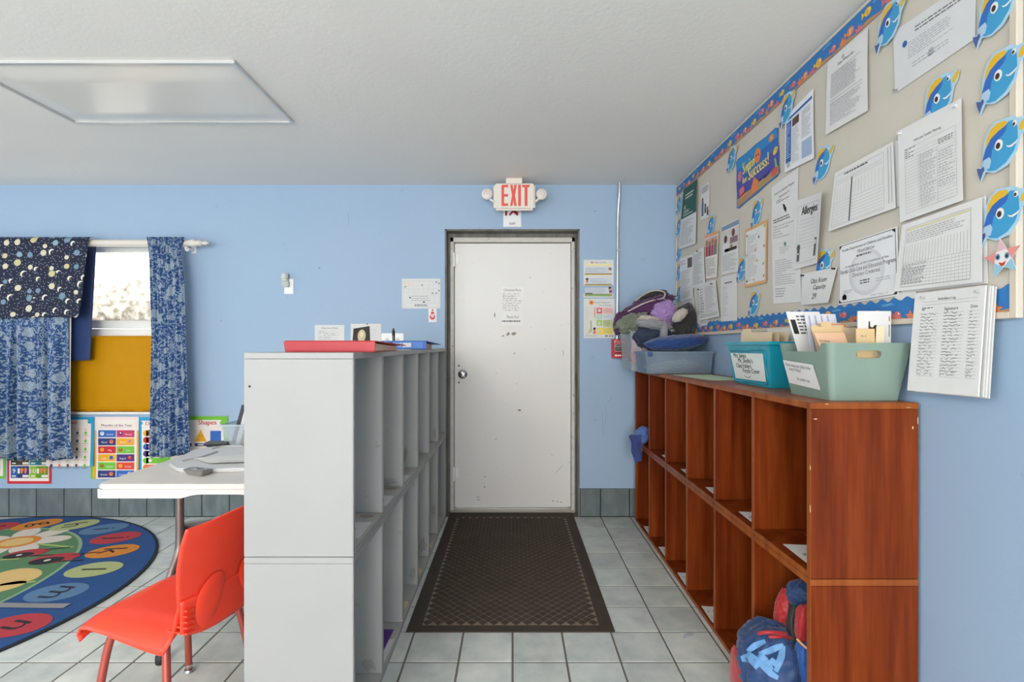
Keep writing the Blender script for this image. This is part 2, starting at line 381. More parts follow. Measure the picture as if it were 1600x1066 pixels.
# ------------------------------------------------------------------ a sheet of paper with print on it; u to the right, v down, both 0..1
class Sheet:
    def __init__(s, tl, tr, br, bl, n, bend=None, paper=None, off=.0006, res=8):
        s.c = [V(p) for p in (tl, tr, br, bl)]; s.n = V(n).normalized(); s.res = res = (16 if bend else 2); s.bent = bend is not None; s.bend = bend or (lambda u, v: 0); s.paper = paper or PAPER; s.off = off
        s.W = ((s.c[1]-s.c[0]).length+(s.c[2]-s.c[3]).length)/2; s.H = ((s.c[3]-s.c[0]).length+(s.c[2]-s.c[1]).length)/2; s.pr = MB(); s.layer = 1; s.outline = None
    def P(s, u, v, d=0):
        a, b, c, e = s.c; p = (a*(1-u)+b*u)*(1-v)+(e*(1-u)+c*u)*v; return p+s.n*(s.bend(u, v)+s.off+d)
    def lift(s): s.layer += 1; return s
    def d(s): return (.0009 if s.bent else .0003)+.00025*s.layer
    def rect(s, u0, v0, u1, v1, m, nu=1, nv=1):
        if s.bent: nu = max(nu, math.ceil(abs(u1-u0)*16)); nv = max(nv, math.ceil(abs(v1-v0)*16))
        s.pr.grid(lambda a, b: s.P(u0+(u1-u0)*a, v0+(v1-v0)*b, s.d()), nu, nv, m); return s
    def poly(s, pts, m):
        b = s.pr.pts([s.P(u, v, s.d()) for u, v in pts]); s.pr.face([b+i for i in range(len(pts))], m); return s
    def frame(s, u0, v0, u1, v1, w, m):
        wu, wv = w/s.W, w/s.H
        s.rect(u0, v0, u1, v0+wv, m, 6); s.rect(u0, v1-wv, u1, v1, m, 6); s.rect(u0, v0+wv, u0+wu, v1-wv, m, 1, 6); s.rect(u1-wu, v0+wv, u1, v1-wv, m, 1, 6); return s
    def circ(s, u, v, r, m, ry=None, rot=0, n=16): return s.poly([(u+x/s.W, v-y/s.H) for x, y in ell(0, 0, r, ry or r, n, rot)], m)
    def stroke(s, pts, w, m):
        P2 = [(u*s.W, v*s.H) for u, v in pts]
        for (x0, y0), (x1, y1) in zip(P2, P2[1:]):
            L = math.hypot(x1-x0, y1-y0) or 1e-6; nx, ny = -(y1-y0)/L*w/2, (x1-x0)/L*w/2
            s.poly([((x0+nx)/s.W, (y0+ny)/s.H), ((x1+nx)/s.W, (y1+ny)/s.H), ((x1-nx)/s.W, (y1-ny)/s.H), ((x0-nx)/s.W, (y0-ny)/s.H)], m)
        return s
    def text(s, t, u, v, h, m, al='L', shear=0, rot=0, wid=None, bold=0):
        vs, fs = glyphs(t)
        if not vs: return s
        x0 = min(p[0] for p in vs); x1 = max(p[0] for p in vs); k = h/.72; kx = k if wid is None else wid/(x1-x0)
        dx = {'L': x0, 'C': (x0+x1)/2, 'R': x1}[al]; c, sn = math.cos(rot), math.sin(rot)
        for bx in ((0,) if not bold else (-bold, 0, bold)):
            b = len(s.pr.v)
            for x, y in vs:
                X = (x-dx)*kx+y*k*shear+bx; Y = y*k; X, Y = X*c-Y*sn, X*sn+Y*c; s.pr.v.append(s.P(u+X/s.W, v-Y/s.H, s.d()+.00005*(bx != 0)))
            for f in fs: s.pr.face([b+i for i in f], m)
        return s
    def lines(s, u0, v0, u1, v1, n, m, h=.45, fill=.95, word=(.006, .022), seed=1):
        R = random.Random(seed); gap = .0035
        for i in range(n):
            y0 = v0+(v1-v0)*i/n; y1 = y0+(v1-v0)/n*h; x = u0*s.W; end = (u0+(u1-u0)*(fill*R.uniform(.8, 1.04) if R.random() < .75 else R.uniform(.3, .8)*fill))*s.W; end = min(end, u1*s.W)
            while x < end:
                w = min(R.uniform(*word), end-x)
                if w > .002: s.rect(x/s.W, y0, (x+w)/s.W, y1, m)
                x += w+gap
        return s
    def rules(s, u0, v0, u1, v1, n, m, w=.0008):
        for i in range(n+1):
            v = v0+(v1-v0)*i/n; s.rect(u0, v-w/2/s.H, u1, v+w/2/s.H, m, 4)
        return s
    def cols(s, u0, v0, u1, v1, n, m, w=.0008):
        for i in range(n+1):
            u = u0+(u1-u0)*i/n; s.rect(u-w/2/s.W, v0, u+w/2/s.W, v1, m, 1, 4)
        return s
    def scribble(s, u0, v0, u1, v1, n, m, w=.0012, seed=1):      # handwriting-like strokes
        R = random.Random(seed)
        for i in range(n):
            yc = v0+(v1-v0)*(i+.5)/n; hh = (v1-v0)/n*.32; u = u0; pts = []; e = u1 - (u1-u0)*R.random()*.25
            while u < e:
                pts.append((u, yc+R.uniform(-hh, hh))); u += R.uniform(.002, .005)/s.W
                if R.random() < .12 and len(pts) > 2: s.stroke(pts, w, m); pts = []; u += .006/s.W
            if len(pts) > 1: s.stroke(pts, w, m)
        return s
    def build(s, name, label=None, cat=None, group=None, parent=None, thick=.0006, pins=None):
        mb = MB(); r = s.res
        if s.outline: mb.hexa([s.P(u, v, 0) for u, v in s.outline], [s.P(u, v, -thick) for u, v in s.outline], s.paper)
        else:
            mb.grid(lambda a, b: s.P(a, b, 0), r, r, s.paper); mb.grid(lambda a, b: s.P(a, b, -thick), r, r, s.paper)
            W = r+1; N = W*W; ring = list(range(W))+[W*j+r for j in range(1, W)]+[W*r+i for i in range(r-1, -1, -1)]+[W*j for j in range(r-1, 0, -1)]
            for a, b in zip(ring, ring[1:]+ring[:1]): mb.face([a, b, b+N, a+N], s.paper)
        o = mb.build(name, parent, loc=(None if parent else (s.c[0]+s.c[1]+s.c[2]+s.c[3])/4), smooth=40, recalc=True)
        tag(o, label, cat, group)
        if s.pr.f: s.pr.build('printed_marks', o, recalc=False)
        for (u, v, m) in (pins or []):
            p = MB(); p.lathe([(.004, 0), (.004, .003), (.0025, .004), (.0025, .009), (.0042, .010), (.0042, .012)], s.P(u, v, 0), s.n, m, 10); p.build('push_pin', o, smooth=40)
        return o
# ================================================================== THE ROOM
def struct(o, label=None): o['kind'] = 'structure'; (label and tag(o, label)); return o
def holed_wall(name, a0, a1, z0, z1, holes, fn, m):
    A = sorted({a0, a1, *[h[0] for h in holes], *[h[1] for h in holes]}); Z = sorted({z0, z1, *[h[2] for h in holes], *[h[3] for h in holes]}); mb = MB()
    inside = lambda a, z: any(h[0] < a < h[1] and h[2] < z < h[3] for h in holes)
    for x0, x1 in zip(A, A[1:]):
        for y0, y1 in zip(Z, Z[1:]):
            if not inside((x0+x1)/2, (y0+y1)/2): mb.hexa(*fn(x0, x1, y0, y1), m)
    return struct(mb.build(name, recalc=True))
DX0, DX1, DZ1 = -.520, .513, 2.203; WX0, WX1, WZ0, WZ1 = -4.45, -2.56, .797, 2.085
def fb(x0, x1, z0, z1, y0=YB, y1=YB+.2): return [V((x0, y0, z0)), V((x1, y0, z0)), V((x1, y0, z1)), V((x0, y0, z1))], [V((x0, y1, z0)), V((x1, y1, z0)), V((x1, y1, z1)), V((x0, y1, z1))]
def fx(x, t): return lambda y0, y1, z0, z1: ([V((x, y0, z0)), V((x, y1, z0)), V((x, y1, z1)), V((x, y0, z1))], [V((x+t, y0, z0)), V((x+t, y1, z0)), V((x+t, y1, z1)), V((x+t, y0, z1))])
tag(holed_wall('wall_back', XL, XR, -.05, ZC, [(DX0, DX1, -.05, DZ1), (WX0, WX1, WZ0, WZ1)], fb, WALL), 'light blue painted wall with the white exit door and the window')
tag(holed_wall('wall_right', YF, YB, -.05, ZC, [], fx(XR, .2), WALL), 'light blue painted wall behind the notice board and wooden cubbies')
holed_wall('wall_left', YF, YB, -.05, ZC, [(1.45, 3.15, .8, 2.2), (-1.45, .25, .8, 2.2)], fx(XL, -.2), WALL)
holed_wall('wall_rear', XL, XR, -.05, ZC, [(-1.65, .95, .3, 2.5), (-4.7, -2.5, .3, 2.5)], lambda a, b, c, d: fb(a, b, c, d, YF, YF-.2), WALL)  # openings let the added rear fill in
mb = MB(); mb.box(XL-.2, XR+.2, YF-.2, YB+.2, ZC, ZC+.12, CEIL); struct(mb.build('ceiling'), 'flat white painted ceiling')
mb = MB(); mb.box(XL-.2, XR+.2, YF-.2, YB, -.12, -.0022, GROUT); mb.box(DX0, DX1, YB, YB+.2, -.12, -.0022, GROUT)
floor = struct(mb.build('floor'), 'grey green square ceramic floor tiles with dark grout')
# floor tiles: the 300 that show largest are single pieces, the rest one joined part
RUGC, RUGA, RUGB = (-3.4, 2.65), 1.31, 1.25
g_ = .0042
tm = MB(); tm.box(-PITCH/2+g_, PITCH/2-g_, -PITCH/2+g_, PITCH/2-g_, -.010, 0, TILE); tile_me = tm.mesh('floor_tile', V((0, 0, 0)), bevel=.0012, seg=1)
cand = []; rest = MB()
i0 = int(math.floor((XL-TX0)/PITCH)); i1 = int(math.ceil((XR-TX0)/PITCH)); j1 = int(math.ceil((TY0-YF)/PITCH))
for i in range(i0, i1):
    for j in range(j1):
        x0, x1, y1, y0 = TX0+i*PITCH, TX0+(i+1)*PITCH, TY0-j*PITCH, TY0-(j+1)*PITCH
        x0c, x1c, y0c = max(x0, XL), min(x1, XR), max(y0, YF); full = (x0c == x0 and x1c == x1 and y0c == y0)
        cx, cy = (x0+x1)/2, (y0+y1)/2; score = -1
        if full and cy > .9:
            u = 801+cx*F/cy; v = 540+CAMZ*F/cy
            hid = (385 < u < 545) or (cx > .95 and cy > 1.5) or (-.47 < cx < .44 and cy > 2.45) or (((cx-RUGC[0])/RUGA)**2+((cy-RUGC[1])/RUGB)**2 < .8) or (-.9 < cx < -.55)
            if -60 < u < 1450 and v < 1110 and not hid: score = 1/cy**3
        cand.append((score, x0c, x1c, y0c, y1))
cand.sort(key=lambda c: -c[0])
for k, (sc, x0, x1, y0, y1) in enumerate(cand):
    if k < 300 and sc > 0:
        o = bpy.data.objects.new('floor_tile', tile_me); COL.objects.link(o); o.parent = floor; o.location = ((x0+x1)/2, (y0+y1)/2, 0)
    elif x1-x0 > .02: rest.box(x0+g_, x1-g_, y0+g_, y1-g_, -.010, 0, TILE)
o = rest.build('floor_tiles_beyond', floor); o['kind'] = 'stuff'
# tiled skirting on the back wall
GRB = col('#2f2e2c', .9, name='dark_skirting_grout'); mb = MB(); mb.box(XL, DX0-.002, YB-.006, YB-.0002, 0, .214, GRB); mb.box(DX1+.002, XR, YB-.006, YB-.0002, 0, .214, GRB); bb = struct(mb.build('baseboard_back'), 'row of upright grey tiles along the foot of the blue wall')
def btile(x0, x1):
    m_ = MB(); m_.box(x0+.0035, x1-.0035, YB-.012, YB-.004, .004, .214, SKIRT); m_.build('skirting_tile', bb, bevel=.0012, seg=1)
xs = [-3.851-.2107*k for k in range(6, 0, -1)]+[-3.851+.2107*k for k in range(16)]
for a, b in zip(xs, xs[1:]): btile(a, b)
btile(xs[-1], DX0-.003)
for a, b in ((DX1+.003, .672), (.672, .893), (.893, 1.105), (1.105, XR)): btile(a, b)
mb = MB(); mb.box(XR-.012, XR-.0002, YF, YB-.013, 0, .214, SKIRT); struct(mb.build('baseboard_right', bevel=.001, seg=1), 'grey tile skirting behind the wooden cubbies')

# ------------------------------------------------------------------ exit door in its grey reveal
YD = 4.03
mb = MB(); t_ = .012
mb.box(DX0, DX0+t_, YB-.001, YD, 0, DZ1, REVEAL); mb.box(DX1-t_, DX1, YB-.001, YD, 0, DZ1, REVEAL); mb.box(DX0, DX1, YB-.001, YD, DZ1-t_, DZ1, REVEAL)
mb.box(DX0, -.489, YD, YD+.09, 0, DZ1, REVEAL); mb.box(.487, DX1, YD, YD+.09, 0, DZ1, REVEAL); mb.box(-.489, .487, YD, YD+.09, 2.158, DZ1, REVEAL)
struct(mb.build('trim_1'), 'dark grey painted reveal around the white door')
door = bpy.data.objects.new('door_1', None); COL.objects.link(door); door.location = (0, YD, 0); WL['door_1'] = V((0, YD, 0)); struct(door, 'scuffed white steel exit door with a round lock')
mb = MB()
for a, b in ((-.489, -.462), (.462, .487)): mb.box(a, b, YD-.012, YD+.09, 0, 2.158, RUST)
mb.box(-.489, .487, YD-.012, YD+.09, 2.122, 2.158, RUST)
for a, b in ((-.462, -.450), (.450, .462)): mb.box(a, b, YD+.062, YD+.09, 0, 2.122, RUST)
mb.box(-.462, .462, YD+.062, YD+.09, 2.105, 2.122, RUST); mb.build('door_frame', door, bevel=.004)
mb = MB(); mb.box(-.4575, .4575, YD+.014, YD+.058, .038, 2.116, DOORM); dp = mb.build('door_panel', door, bevel=.002)
mb = MB(); mb.box(-.489, .487, YD-.03, YD+.09, 0, .018, col('#a9a59e', .35, .6)); mb.box(-.462, .462, YD+.002, YD+.06, .018, .030, col('#b9b6af', .35, .6)); mb.build('threshold', door, bevel=.004)
for z in (1.985, .30):
    mb = MB(); mb.tube([(-.4605, YD-.006, z-.055), (-.4605, YD-.006, z+.055)], .011, WHITEP, 12); mb.box(-.452, -.425, YD+.006, YD+.015, z-.03, z+.045, WHITEP); mb.build('hinge', door, smooth=40)
k = at(722.6, 585, YD)
mb = MB(); mb.lathe([(.036, 0), (.036, .006), (.03, .012), (.018, .016), (.016, .03), (.027, .038), (.031, .052), (.027, .066), (.014, .071)], (k.x, YD+.0138, k.z), (0, -1, 0), CHROME, 24); kn = mb.build('lock_knob', door, smooth=35)
mb = MB(); mb.lathe([(.0085, 0), (.0085, .004)], (k.x, YD-.057, k.z), (0, -1, 0), col('#4b4844', .4, .6), 14); mb.build('keyhole', kn)
for dz in (.066, -.066):
    mb = MB(); mb.lathe([(.007, 0), (.006, .002)], (k.x-.03, YD+.0138, k.z+dz), (0, -1, 0), col('#5a3c28', .6), 10); mb.build('screw_hole', door)
# dents, scuffs and torn tape left on the door
R = random.Random(3)
def scuff(u, v, w, h, m, rot=0, name='scuff_mark', par=door):
    p = at(u, v, YD+.0137); mb = MB()
    pts = [(x*R.uniform(.6, 1.1), y*R.uniform(.6, 1.1)) for x, y in ell(0, 0, w/2, h/2, 11)]; c, s_ = math.cos(rot), math.sin(rot)
    mb.prism(pts, lambda x, y, d: V((p.x+x*c-y*s_, p.y-d, p.z+x*s_+y*c)), 0, .0005, m); return mb.build(name, par)
GM = col('#8b867f', .8); DM = col('#5f5a54', .8); TM = col('#9b9286', .8)
for u, v, w, h, m, r in ((812, 641, .03, .012, DM, 0), (828, 434, .008, .008, DM, 0), (804, 552, .02, .008, GM, .6), (776, 583, .006, .008, GM, 0), (758, 745, .012, .012, GM, 0), (757, 761, .012, .012, DM, 0), (775, 686, .02, .008, GM, .8), (862, 711, .003, .03, GM, .8), (874, 733, .003, .11, GM, -.75), (747, 777, .035, .006, GM, 0), (748, 781, .035, .005, DM, 0), (864, 783, .015, .01, col('#94653c', .8), .5), (871, 784, .015, .01, col('#94653c', .8), .5), (877, 785, .015, .01, col('#94653c', .8), .5), (880, 552, .004, .06, GM, 0), (773, 492, .012, .045, GM, 0), (808, 600, .01, .006, GM, 0)):
    scuff(u, v, w, h, m, r)
for u, v, w, h in ((786, 525, .03, .012), (794, 522, .035, .03), (803, 521.5, .045, .03)): scuff(u, v, w, h, TM, .25, 'tape_residue')

# ------------------------------------------------------------------ window with blown-out hazy glass
win = bpy.data.objects.new('window_1', None); COL.objects.link(win); win.location = (-3.5, YB+.1, WZ0); WL['window_1'] = V((-3.5, YB+.1, WZ0)); struct(win, 'white framed sliding window with bright hazy glass')
WF = col('#e4e2de', .4, name='white_window_frame'); y0, y1 = YB+.06, YB+.12
mb = MB(); w = .05
mb.box(WX0, WX0+w, y0, y1, WZ0, WZ1, WF); mb.box(WX1-w, WX1, y0, y1, WZ0, WZ1, WF); mb.box(WX0+w, WX1-w, y0, y1, WZ0, WZ0+w, WF); mb.box(WX0+w, WX1-w, y0, y1, WZ1-w, WZ1, WF); mb.build('window_frame', win, bevel=.004)
zt, zb = at(0, 501, YB+.08).z, at(0, 525, YB+.06).z; zm = at(0, 514, YB+.06).z
mb = MB(); mb.box(WX0+w, WX1-w, y0+.012, y1, zm+.004, zt, WF); mb.build('upper_sash_rail', win, bevel=.004)
mb = MB(); mb.box(WX0+w, WX1-w, y0-.012, y1-.02, zb-.03, zm, WF); mb.build('lower_sash_rail', win, bevel=.004)
mb = MB(); mb.box(-3.53, -3.47, y0, y1, WZ0+w, WZ1-w, WF); mb.build('mullion', win, bevel=.004)
for a, b in ((WX0+w, -3.53), (-3.47, WX1-w)):
    mb = MB(); mb.box(a, b, y0+.03, y0+.036, zt, WZ1-w, PANE); mb.build('pane', win)
    mb = MB(); mb.box(a, b, y0+.03, y0+.036, WZ0+w, zb-.03, PANE); mb.build('pane', win)
mb = MB(); mb.box(WX0-.02, WX1+.02, YB-.022, YB+.06, WZ0-.012, WZ0+.004, WF); mb.build('window_sill', win, bevel=.003)
# ------------------------------------------------------------------ ceiling light
Lx0, Lx1, Ly0, Ly1 = -2.405, -1.20, 2.206, 2.811
lt = thing('ceiling_light', 'flat rectangular ceiling light with ribbed plastic lens, switched off', 'ceiling light', ((Lx0+Lx1)/2, (Ly0+Ly1)/2, ZC))
mb = MB(); AL = col('#d9d9d8', .3, .4)
for a in ((Lx0, Lx1, Ly0, Ly0+.018), (Lx0, Lx1, Ly1-.018, Ly1), (Lx0, Lx0+.018, Ly0+.018, Ly1-.018), (Lx1-.018, Lx1, Ly0+.018, Ly1-.018)): mb.box(*a, ZC-.014, ZC-.0002, AL)
mb.build('frame', lt, bevel=.002)
mb = MB()
def lens(a, b):
    e = min(a, 1-a, .1)/.1; f = min(b, 1-b, .2)/.2; return V((Lx0+.019+(Lx1-Lx0-.038)*a, Ly0+.019+(Ly1-Ly0-.038)*b, ZC-.007-.014*min(1, e)*min(1, f)))
mb.grid(lens, 40, 20, LENS); mb.build('lens', lt, smooth=60)
# copies of the fitting added out of view behind the camera as fill light
def fill_panel(y, power, label):
    l2 = dup(lt); l2.location = ((Lx0+Lx1)/2, y, ZC); l2['label'] = label
    area_light('panel_fill_lamp', ((Lx0+Lx1)/2, y, ZC-.026), (0, 0, 0), 1.15, .55, power, (1, .95, .88))
fill_panel(.10, 11, 'added unseen ceiling fill panel directly behind the camera'); fill_panel(-2.3, 58, 'added unseen ceiling fill panel halfway down the room'); fill_panel(-4.6, 42, 'added unseen ceiling fill panel by the rear wall')
# ------------------------------------------------------------------ conduit, exit signs, wall plates
mb = MB(); a = at(967, 282, 3.885); b = at(964.5, 535, 3.905)
mb.tube([(a.x, 3.86, ZC-.001), (a.x, 3.87, ZC-.1), (a.x-.004, 3.895, ZC-.22), (b.x+.004, 3.908, ZC-.4), (b.x+.002, 3.908, 1.7), (b.x, 3.908, 1.345)], .011, col('#c3c8cd', .3, .8), 12)
cd = mb.build('conduit_pipe', smooth=50, loc=(b.x, 3.908, 1.345)); tag(cd, 'thin galvanized conduit pipe running from ceiling down to the fire alarm', 'pipe')
mb = MB(); z = at(0, 391, 3.9).z; mb.box(b.x-.008, b.x+.018, 3.893, 3.9245, z-.008, z+.008, col('#aeb3b8', .35, .8)); mb.build('strap', cd, bevel=.002)
YS = 3.76
es = thing('exit_sign', 'white exit sign with red letters and two round lamp heads', 'exit sign', (at(803, 300, YS).x, YS, at(0, 328, YS).z))
p0, p1 = at(771, 285.6, YS), at(836.6, 327.8, YS); CREAM = col('#e6ddd3', .45, name='cream_plastic'); EXR = col('#e2564e', .5, name='exit_red')
mb = MB(); mb.box(p0.x, p1.x, YS, YS+.05, p1.z, p0.z, CREAM); mb.build('housing', es, bevel=.018, seg=4, smooth=40)
sh = Sheet(V((p0.x+.012, YS, p0.z-.012)), V((p1.x-.012, YS, p0.z-.012)), V((p1.x-.012, YS, p1.z+.012)), V((p0.x+.012, YS, p1.z+.012)), (0, -1, 0), paper=col('#e2ddd2', .4), off=.002)
q0, q1 = at(783.5, 289, YS), at(828, 322, YS); fw = sh.W; fu = lambda x: (x-(p0.x+.012))/sh.W; fv = lambda z: ((p0.z-.012)-z)/sh.H
def let(u0, u1, parts):
    a, b = at(u0, 289, YS), at(u1, 322, YS)
    for pl in parts: sh.poly([(fu(a.x+(b.x-a.x)*x), fv(b.z+(a.z-b.z)*y)) for x, y in pl], EXR)
let(783.5, 794, [[(0, 0), (.4, 0), (.4, 1), (0, 1)], [(.4, 0), (1, 0), (1, .12), (.4, .12)], [(.4, .44), (1, .44), (1, .56), (.4, .56)], [(.4, .88), (1, .88), (1, 1), (.4, 1)]])
let(797, 807.5, [[(0, 0), (.38, 0), (.62, .5), (.38, 1), (0, 1), (.28, .5)], [(1, 1), (.62, 1), (.5, .74), (.62, .5), (.5, .26), (.62, 0), (1, 0), (.74, .5)]])
let(809.5, 814, [[(0, 0), (1, 0), (1, 1), (0, 1)]])
let(815.8, 827.5, [[(.33, 0), (.72, 0), (.72, .88), (.33, .88)], [(0, .88), (1, .88), (1, 1), (0, 1)]])
sh.build('sign_face', parent=es)
m0, m1 = at(790.6, 278, YS), at(816, 287, YS); mb = MB(); mb.box(m0.x, m1.x, YS+.004, YS+.06, m1.z, ZC-.0003, CREAM); mb.build('ceiling_mount', es, bevel=.003)
for u, sgn in ((761, 1), (846.3, -1)):
    c = at(u, 303, YS); mb = MB(); mb.lathe([(.028, -.03), (.038, -.02), (.040, 0), (.034, .006)], (c.x, YS+.005, c.z), (0, -1, 0), CREAM, 24); hd = mb.build('lamp_head', es, smooth=40)
    mb = MB(); mb.lathe([(.033, 0), (.026, .004), (.012, .006)], (c.x, YS-.0005, c.z), (0, -1, 0), col('#d8cfc8', .15), 20); mb.build('lamp_glass', hd, smooth=50)
    mb = MB(); mb.tube([(c.x+sgn*.02, YS+.02, c.z-.03), (c.x+sgn*.045, YS+.02, c.z-.05), (c.x+sgn*.07, YS+.022, c.z-.05)], .009, CREAM, 10); mb.build('lamp_arm', es, smooth=50)
def wsheet(u0, v0, u1, v1, Y=YB-.001, **kw):
    a, b = at(u0, v0, Y), at(u1, v1, Y); return Sheet(V((a.x, Y, a.z)), V((b.x, Y, a.z)), V((b.x, Y, b.z)), V((a.x, Y, b.z)), (0, -1, 0), **kw)
s = wsheet(786.4, 316, 814.3, 354.4, paper=col('#e8e8ea', .4)); DR = col('#8e1020', .5)
s.rect(.10, .05, .22, .55, DR); s.poly([(.5, .3), (.62, .3), (.86, .44), (.8, .5), (.6, .4), (.85, .52), (.78, .56), (.56, .42), (.38, .56), (.31, .52), (.48, .36)], DR); s.circ(.55, .16, .008, DR); s.text('EXIT', .52, .92, .017, DR, 'C', bold=.0005)
s.build('exit_pictogram_sign', 'small white sign with dark red running figure below the exit sign', 'sign', thick=.002)
# switch plate with plug-in lamp
p = at(452, 448, YB); wp = thing('wall_plate', 'white wall plate with small grey plug-in night light on blue wall', 'wall plate', (p.x, YB, p.z-.055))
a, b = at(444.5, 436, YB), at(459, 459.5, YB); mb = MB(); mb.box(a.x, b.x, YB-.007, YB-.0003, b.z, a.z, WHITEP); mb.build('plate', wp, bevel=.003)
a, b = at(443, 440, YB), at(453.5, 449, YB); mb = MB(); mb.box(a.x, b.x, YB-.034, YB-.007, b.z, a.z, col('#b8bbb6', .4)); mb.build('lamp_body', wp, bevel=.004)
a = at(447.5, 440, YB); mb = MB(); mb.lathe([(.024, 0), (.022, .015), (.026, .018), (.026, .05), (.02, .058)], (a.x, YB-.028, a.z), (0, 0, 1), col('#cfd0cc', .3), 18); mb.build('lamp_cap', wp, smooth=40)
p = at(613, 528, YB); op = thing('outlet_plate', 'white double outlet plate low on wall behind the blue binder', 'outlet', (p.x, YB, p.z-.06))
a, b = at(596, 521, YB), at(631, 545, YB); mb = MB(); mb.box(a.x, b.x, YB-.007, YB-.0003, b.z, a.z, WHITEP); mb.build('plate', op, bevel=.003)
for du in (-8, 8):
    c = at(613.5+du, 531, YB); mb = MB(); mb.lathe([(.017, 0), (.017, .002)], (c.x, YB-.0069, c.z), (0, -1, 0), col('#dcdad6', .4), 18); sk = mb.build('socket', op)
    for dx in (-.006, .006): mb = MB(); mb.box(c.x+dx-.001, c.x+dx+.001, YB-.0096, YB-.0089, c.z-.004, c.z+.006, BLACK); mb.build('slot', sk)
# fire alarm pull station
a, b = at(955, 530, YB), at(978.5, 560, YB); FR = col('#b5121d', .35, name='alarm_red'); fa = thing('fire_alarm_pull', 'red fire alarm pull box on wall beneath the conduit', 'fire alarm', ((a.x+b.x)/2, YB, b.z))
mb = MB(); mb.box(a.x, b.x, YB-.045, YB-.0005, b.z, a.z, FR); mb.build('box', fa, bevel=.006, smooth=40)
s = Sheet(V((a.x+.006, YB-.045, a.z-.006)), V((b.x-.006, YB-.045, a.z-.006)), V((b.x-.006, YB-.045, b.z+.006)), V((a.x+.006, YB-.045, b.z+.006)), (0, -1, 0), paper=FR)
WK = col('#f1ecec', .5); s.text('FIRE', .5, .2, .024, WK, 'C', wid=.085, bold=.0006); s.rect(.14, .27, .86, .62, BLACK); s.frame(.12, .25, .88, .64, .002, WK); s.lift().text('PULL DOWN', .5, .42, .014, WK, 'C', wid=.07); s.rect(.2, .5, .8, .52, WK); s.poly([(.14, .68), (.3, .72), (.7, .72), (.86, .68), (.86, .72), (.7, .76), (.3, .76), (.14, .72)], BLACK); s.lines(.12, .84, .6, .92, 1, WK, 1); s.circ(.84, .88, .007, BLACK)
s.build('face_plate', parent=fa)
mb = MB(); c = (a+b)/2; mb.box(c.x-.04, c.x+.04, YB-.056, YB-.0465, c.z-.012, c.z-.002, col('#2a2a2b', .4)); mb.build('pull_handle', fa, bevel=.002)

# old scratches on the blue wall
wbk = bpy.data.objects['wall_back']; SCM = col('#7f93ad', .8)
def scratch(pts, w=.003):
    mb = MB(); P = [at(u, v, YB) for u, v in pts]
    for p, q in zip(P, P[1:]):
        n = V((-(q-p).z, 0, (q-p).x)).normalized()*w/2; o_ = V((0, -.0004, 0)); f = [p+n+o_, q+n+o_, q-n+o_, p-n+o_]; mb.hexa(f, [x+V((0, .0003, 0)) for x in f], SCM)
    mb.build('scratch_mark', wbk)
for pts in ([(940, 640), (941, 655), (942, 668), (943, 679)], [(946, 634), (947, 648), (945, 664)], [(544, 332), (545, 352)], [(950, 628), (956, 622)]): scratch(pts)
for u, v, r in ((499, 419, .008), (930, 656, .005), (346, 501, .006), (930, 330, .006)):
    p = at(u, v, YB); mb = MB(); mb.lathe([(r, 0), (r*.8, .0008)], (p.x, YB-.0002, p.z), (0, -1, 0), SCM, 10); mb.build('wall_mark', wbk)
# ================================================================== CUBBY SHELVES
def cubby(name, label, x0, x1, y0, y1, z0, z1, n, open_side, m_out, m_in, m_edge, t=.018, tt=.020, bot=True):
    # x0..x1 depth, y0 near end, y1 far end; open_side +1 opens to +x, -1 to -x
    r = thing(name, label, 'cubby shelf', ((x0+x1)/2, (y0+y1)/2, z0)); b = .0015
    xb = x0 if open_side > 0 else x1   # back panel side
    xf = x1 if open_side > 0 else x0
    def pc(nm, *a, m=m_out): mb = MB(); mb.box(*a, m); return mb.build(nm, r, bevel=b, seg=1)
    pc('top_panel', x0, x1, y0, y1, z1-tt, z1, m=m_edge if m_edge is WOODE else m_out)
    pc('side_panel', x0, x1, y0, y0+t, z0, z1-tt-.0006); pc('side_panel', x0, x1, y1-t, y1, z0, z1-tt-.0006)
    pc('bottom_panel', x0, x1, y0+t+.0005, y1-t-.0005, z0, z0+t, m=m_in)
    pc('back_panel', min(xb, xb+open_side*.006), max(xb, xb+open_side*.006), y0+t+.0005, y1-t-.0005, z0+t+.0005, z1-tt-.0006, m=m_in)
    ys = [y0+t/2+(y1-y0-t)*k/n for k in range(1, n)]
    for y in ys:
        d = pc('divider', min(xb+open_side*.0065, xf-open_side*.003), max(xb+open_side*.0065, xf-open_side*.003), y-t/2, y+t/2, z0+t+.0005, z1-tt-.0006, m=m_in)
        mb = MB(); mb.box(min(xf-open_side*.0028, xf), max(xf-open_side*.0028, xf), y-t/2, y+t/2, z0+t+.0005, z1-tt-.0006, m_edge if m_edge is not GSH else m_out); mb.build('edge_strip', d)
    mb = MB(); e0, e1 = min(xf, xf+open_side*.002), max(xf, xf+open_side*.002)
    mb.box(e0, e1, y0, y0+t, z0, z1-tt, m_edge); mb.box(e0, e1, y0, y1, z1-tt, z1, m_edge); mb.box(e0, e1, y0+t, y1, z0, z0+t, m_edge); mb.box(e0, e1, y1-t, y1, z0+t, z1-tt, m_edge); mb.build('edge_banding', r)
    return r
GX0, GX1, GY0, GY1, GZM, GZT = -.861, -.512, 1.640, 3.905, .630, 1.287
cubby('cubby_shelf', 'lower unit of the grey double stacked cubby shelf', GX0, GX1, GY0, GY1, 0, GZM, 6, 1, GSH, GSHI, GSH)
cubby('cubby_shelf', 'upper unit of the grey cubby shelf, carrying the red and blue binders', GX0, GX1, GY0, GY1, GZM+.002, GZT, 6, 1, GSH, GSHI, GSH)
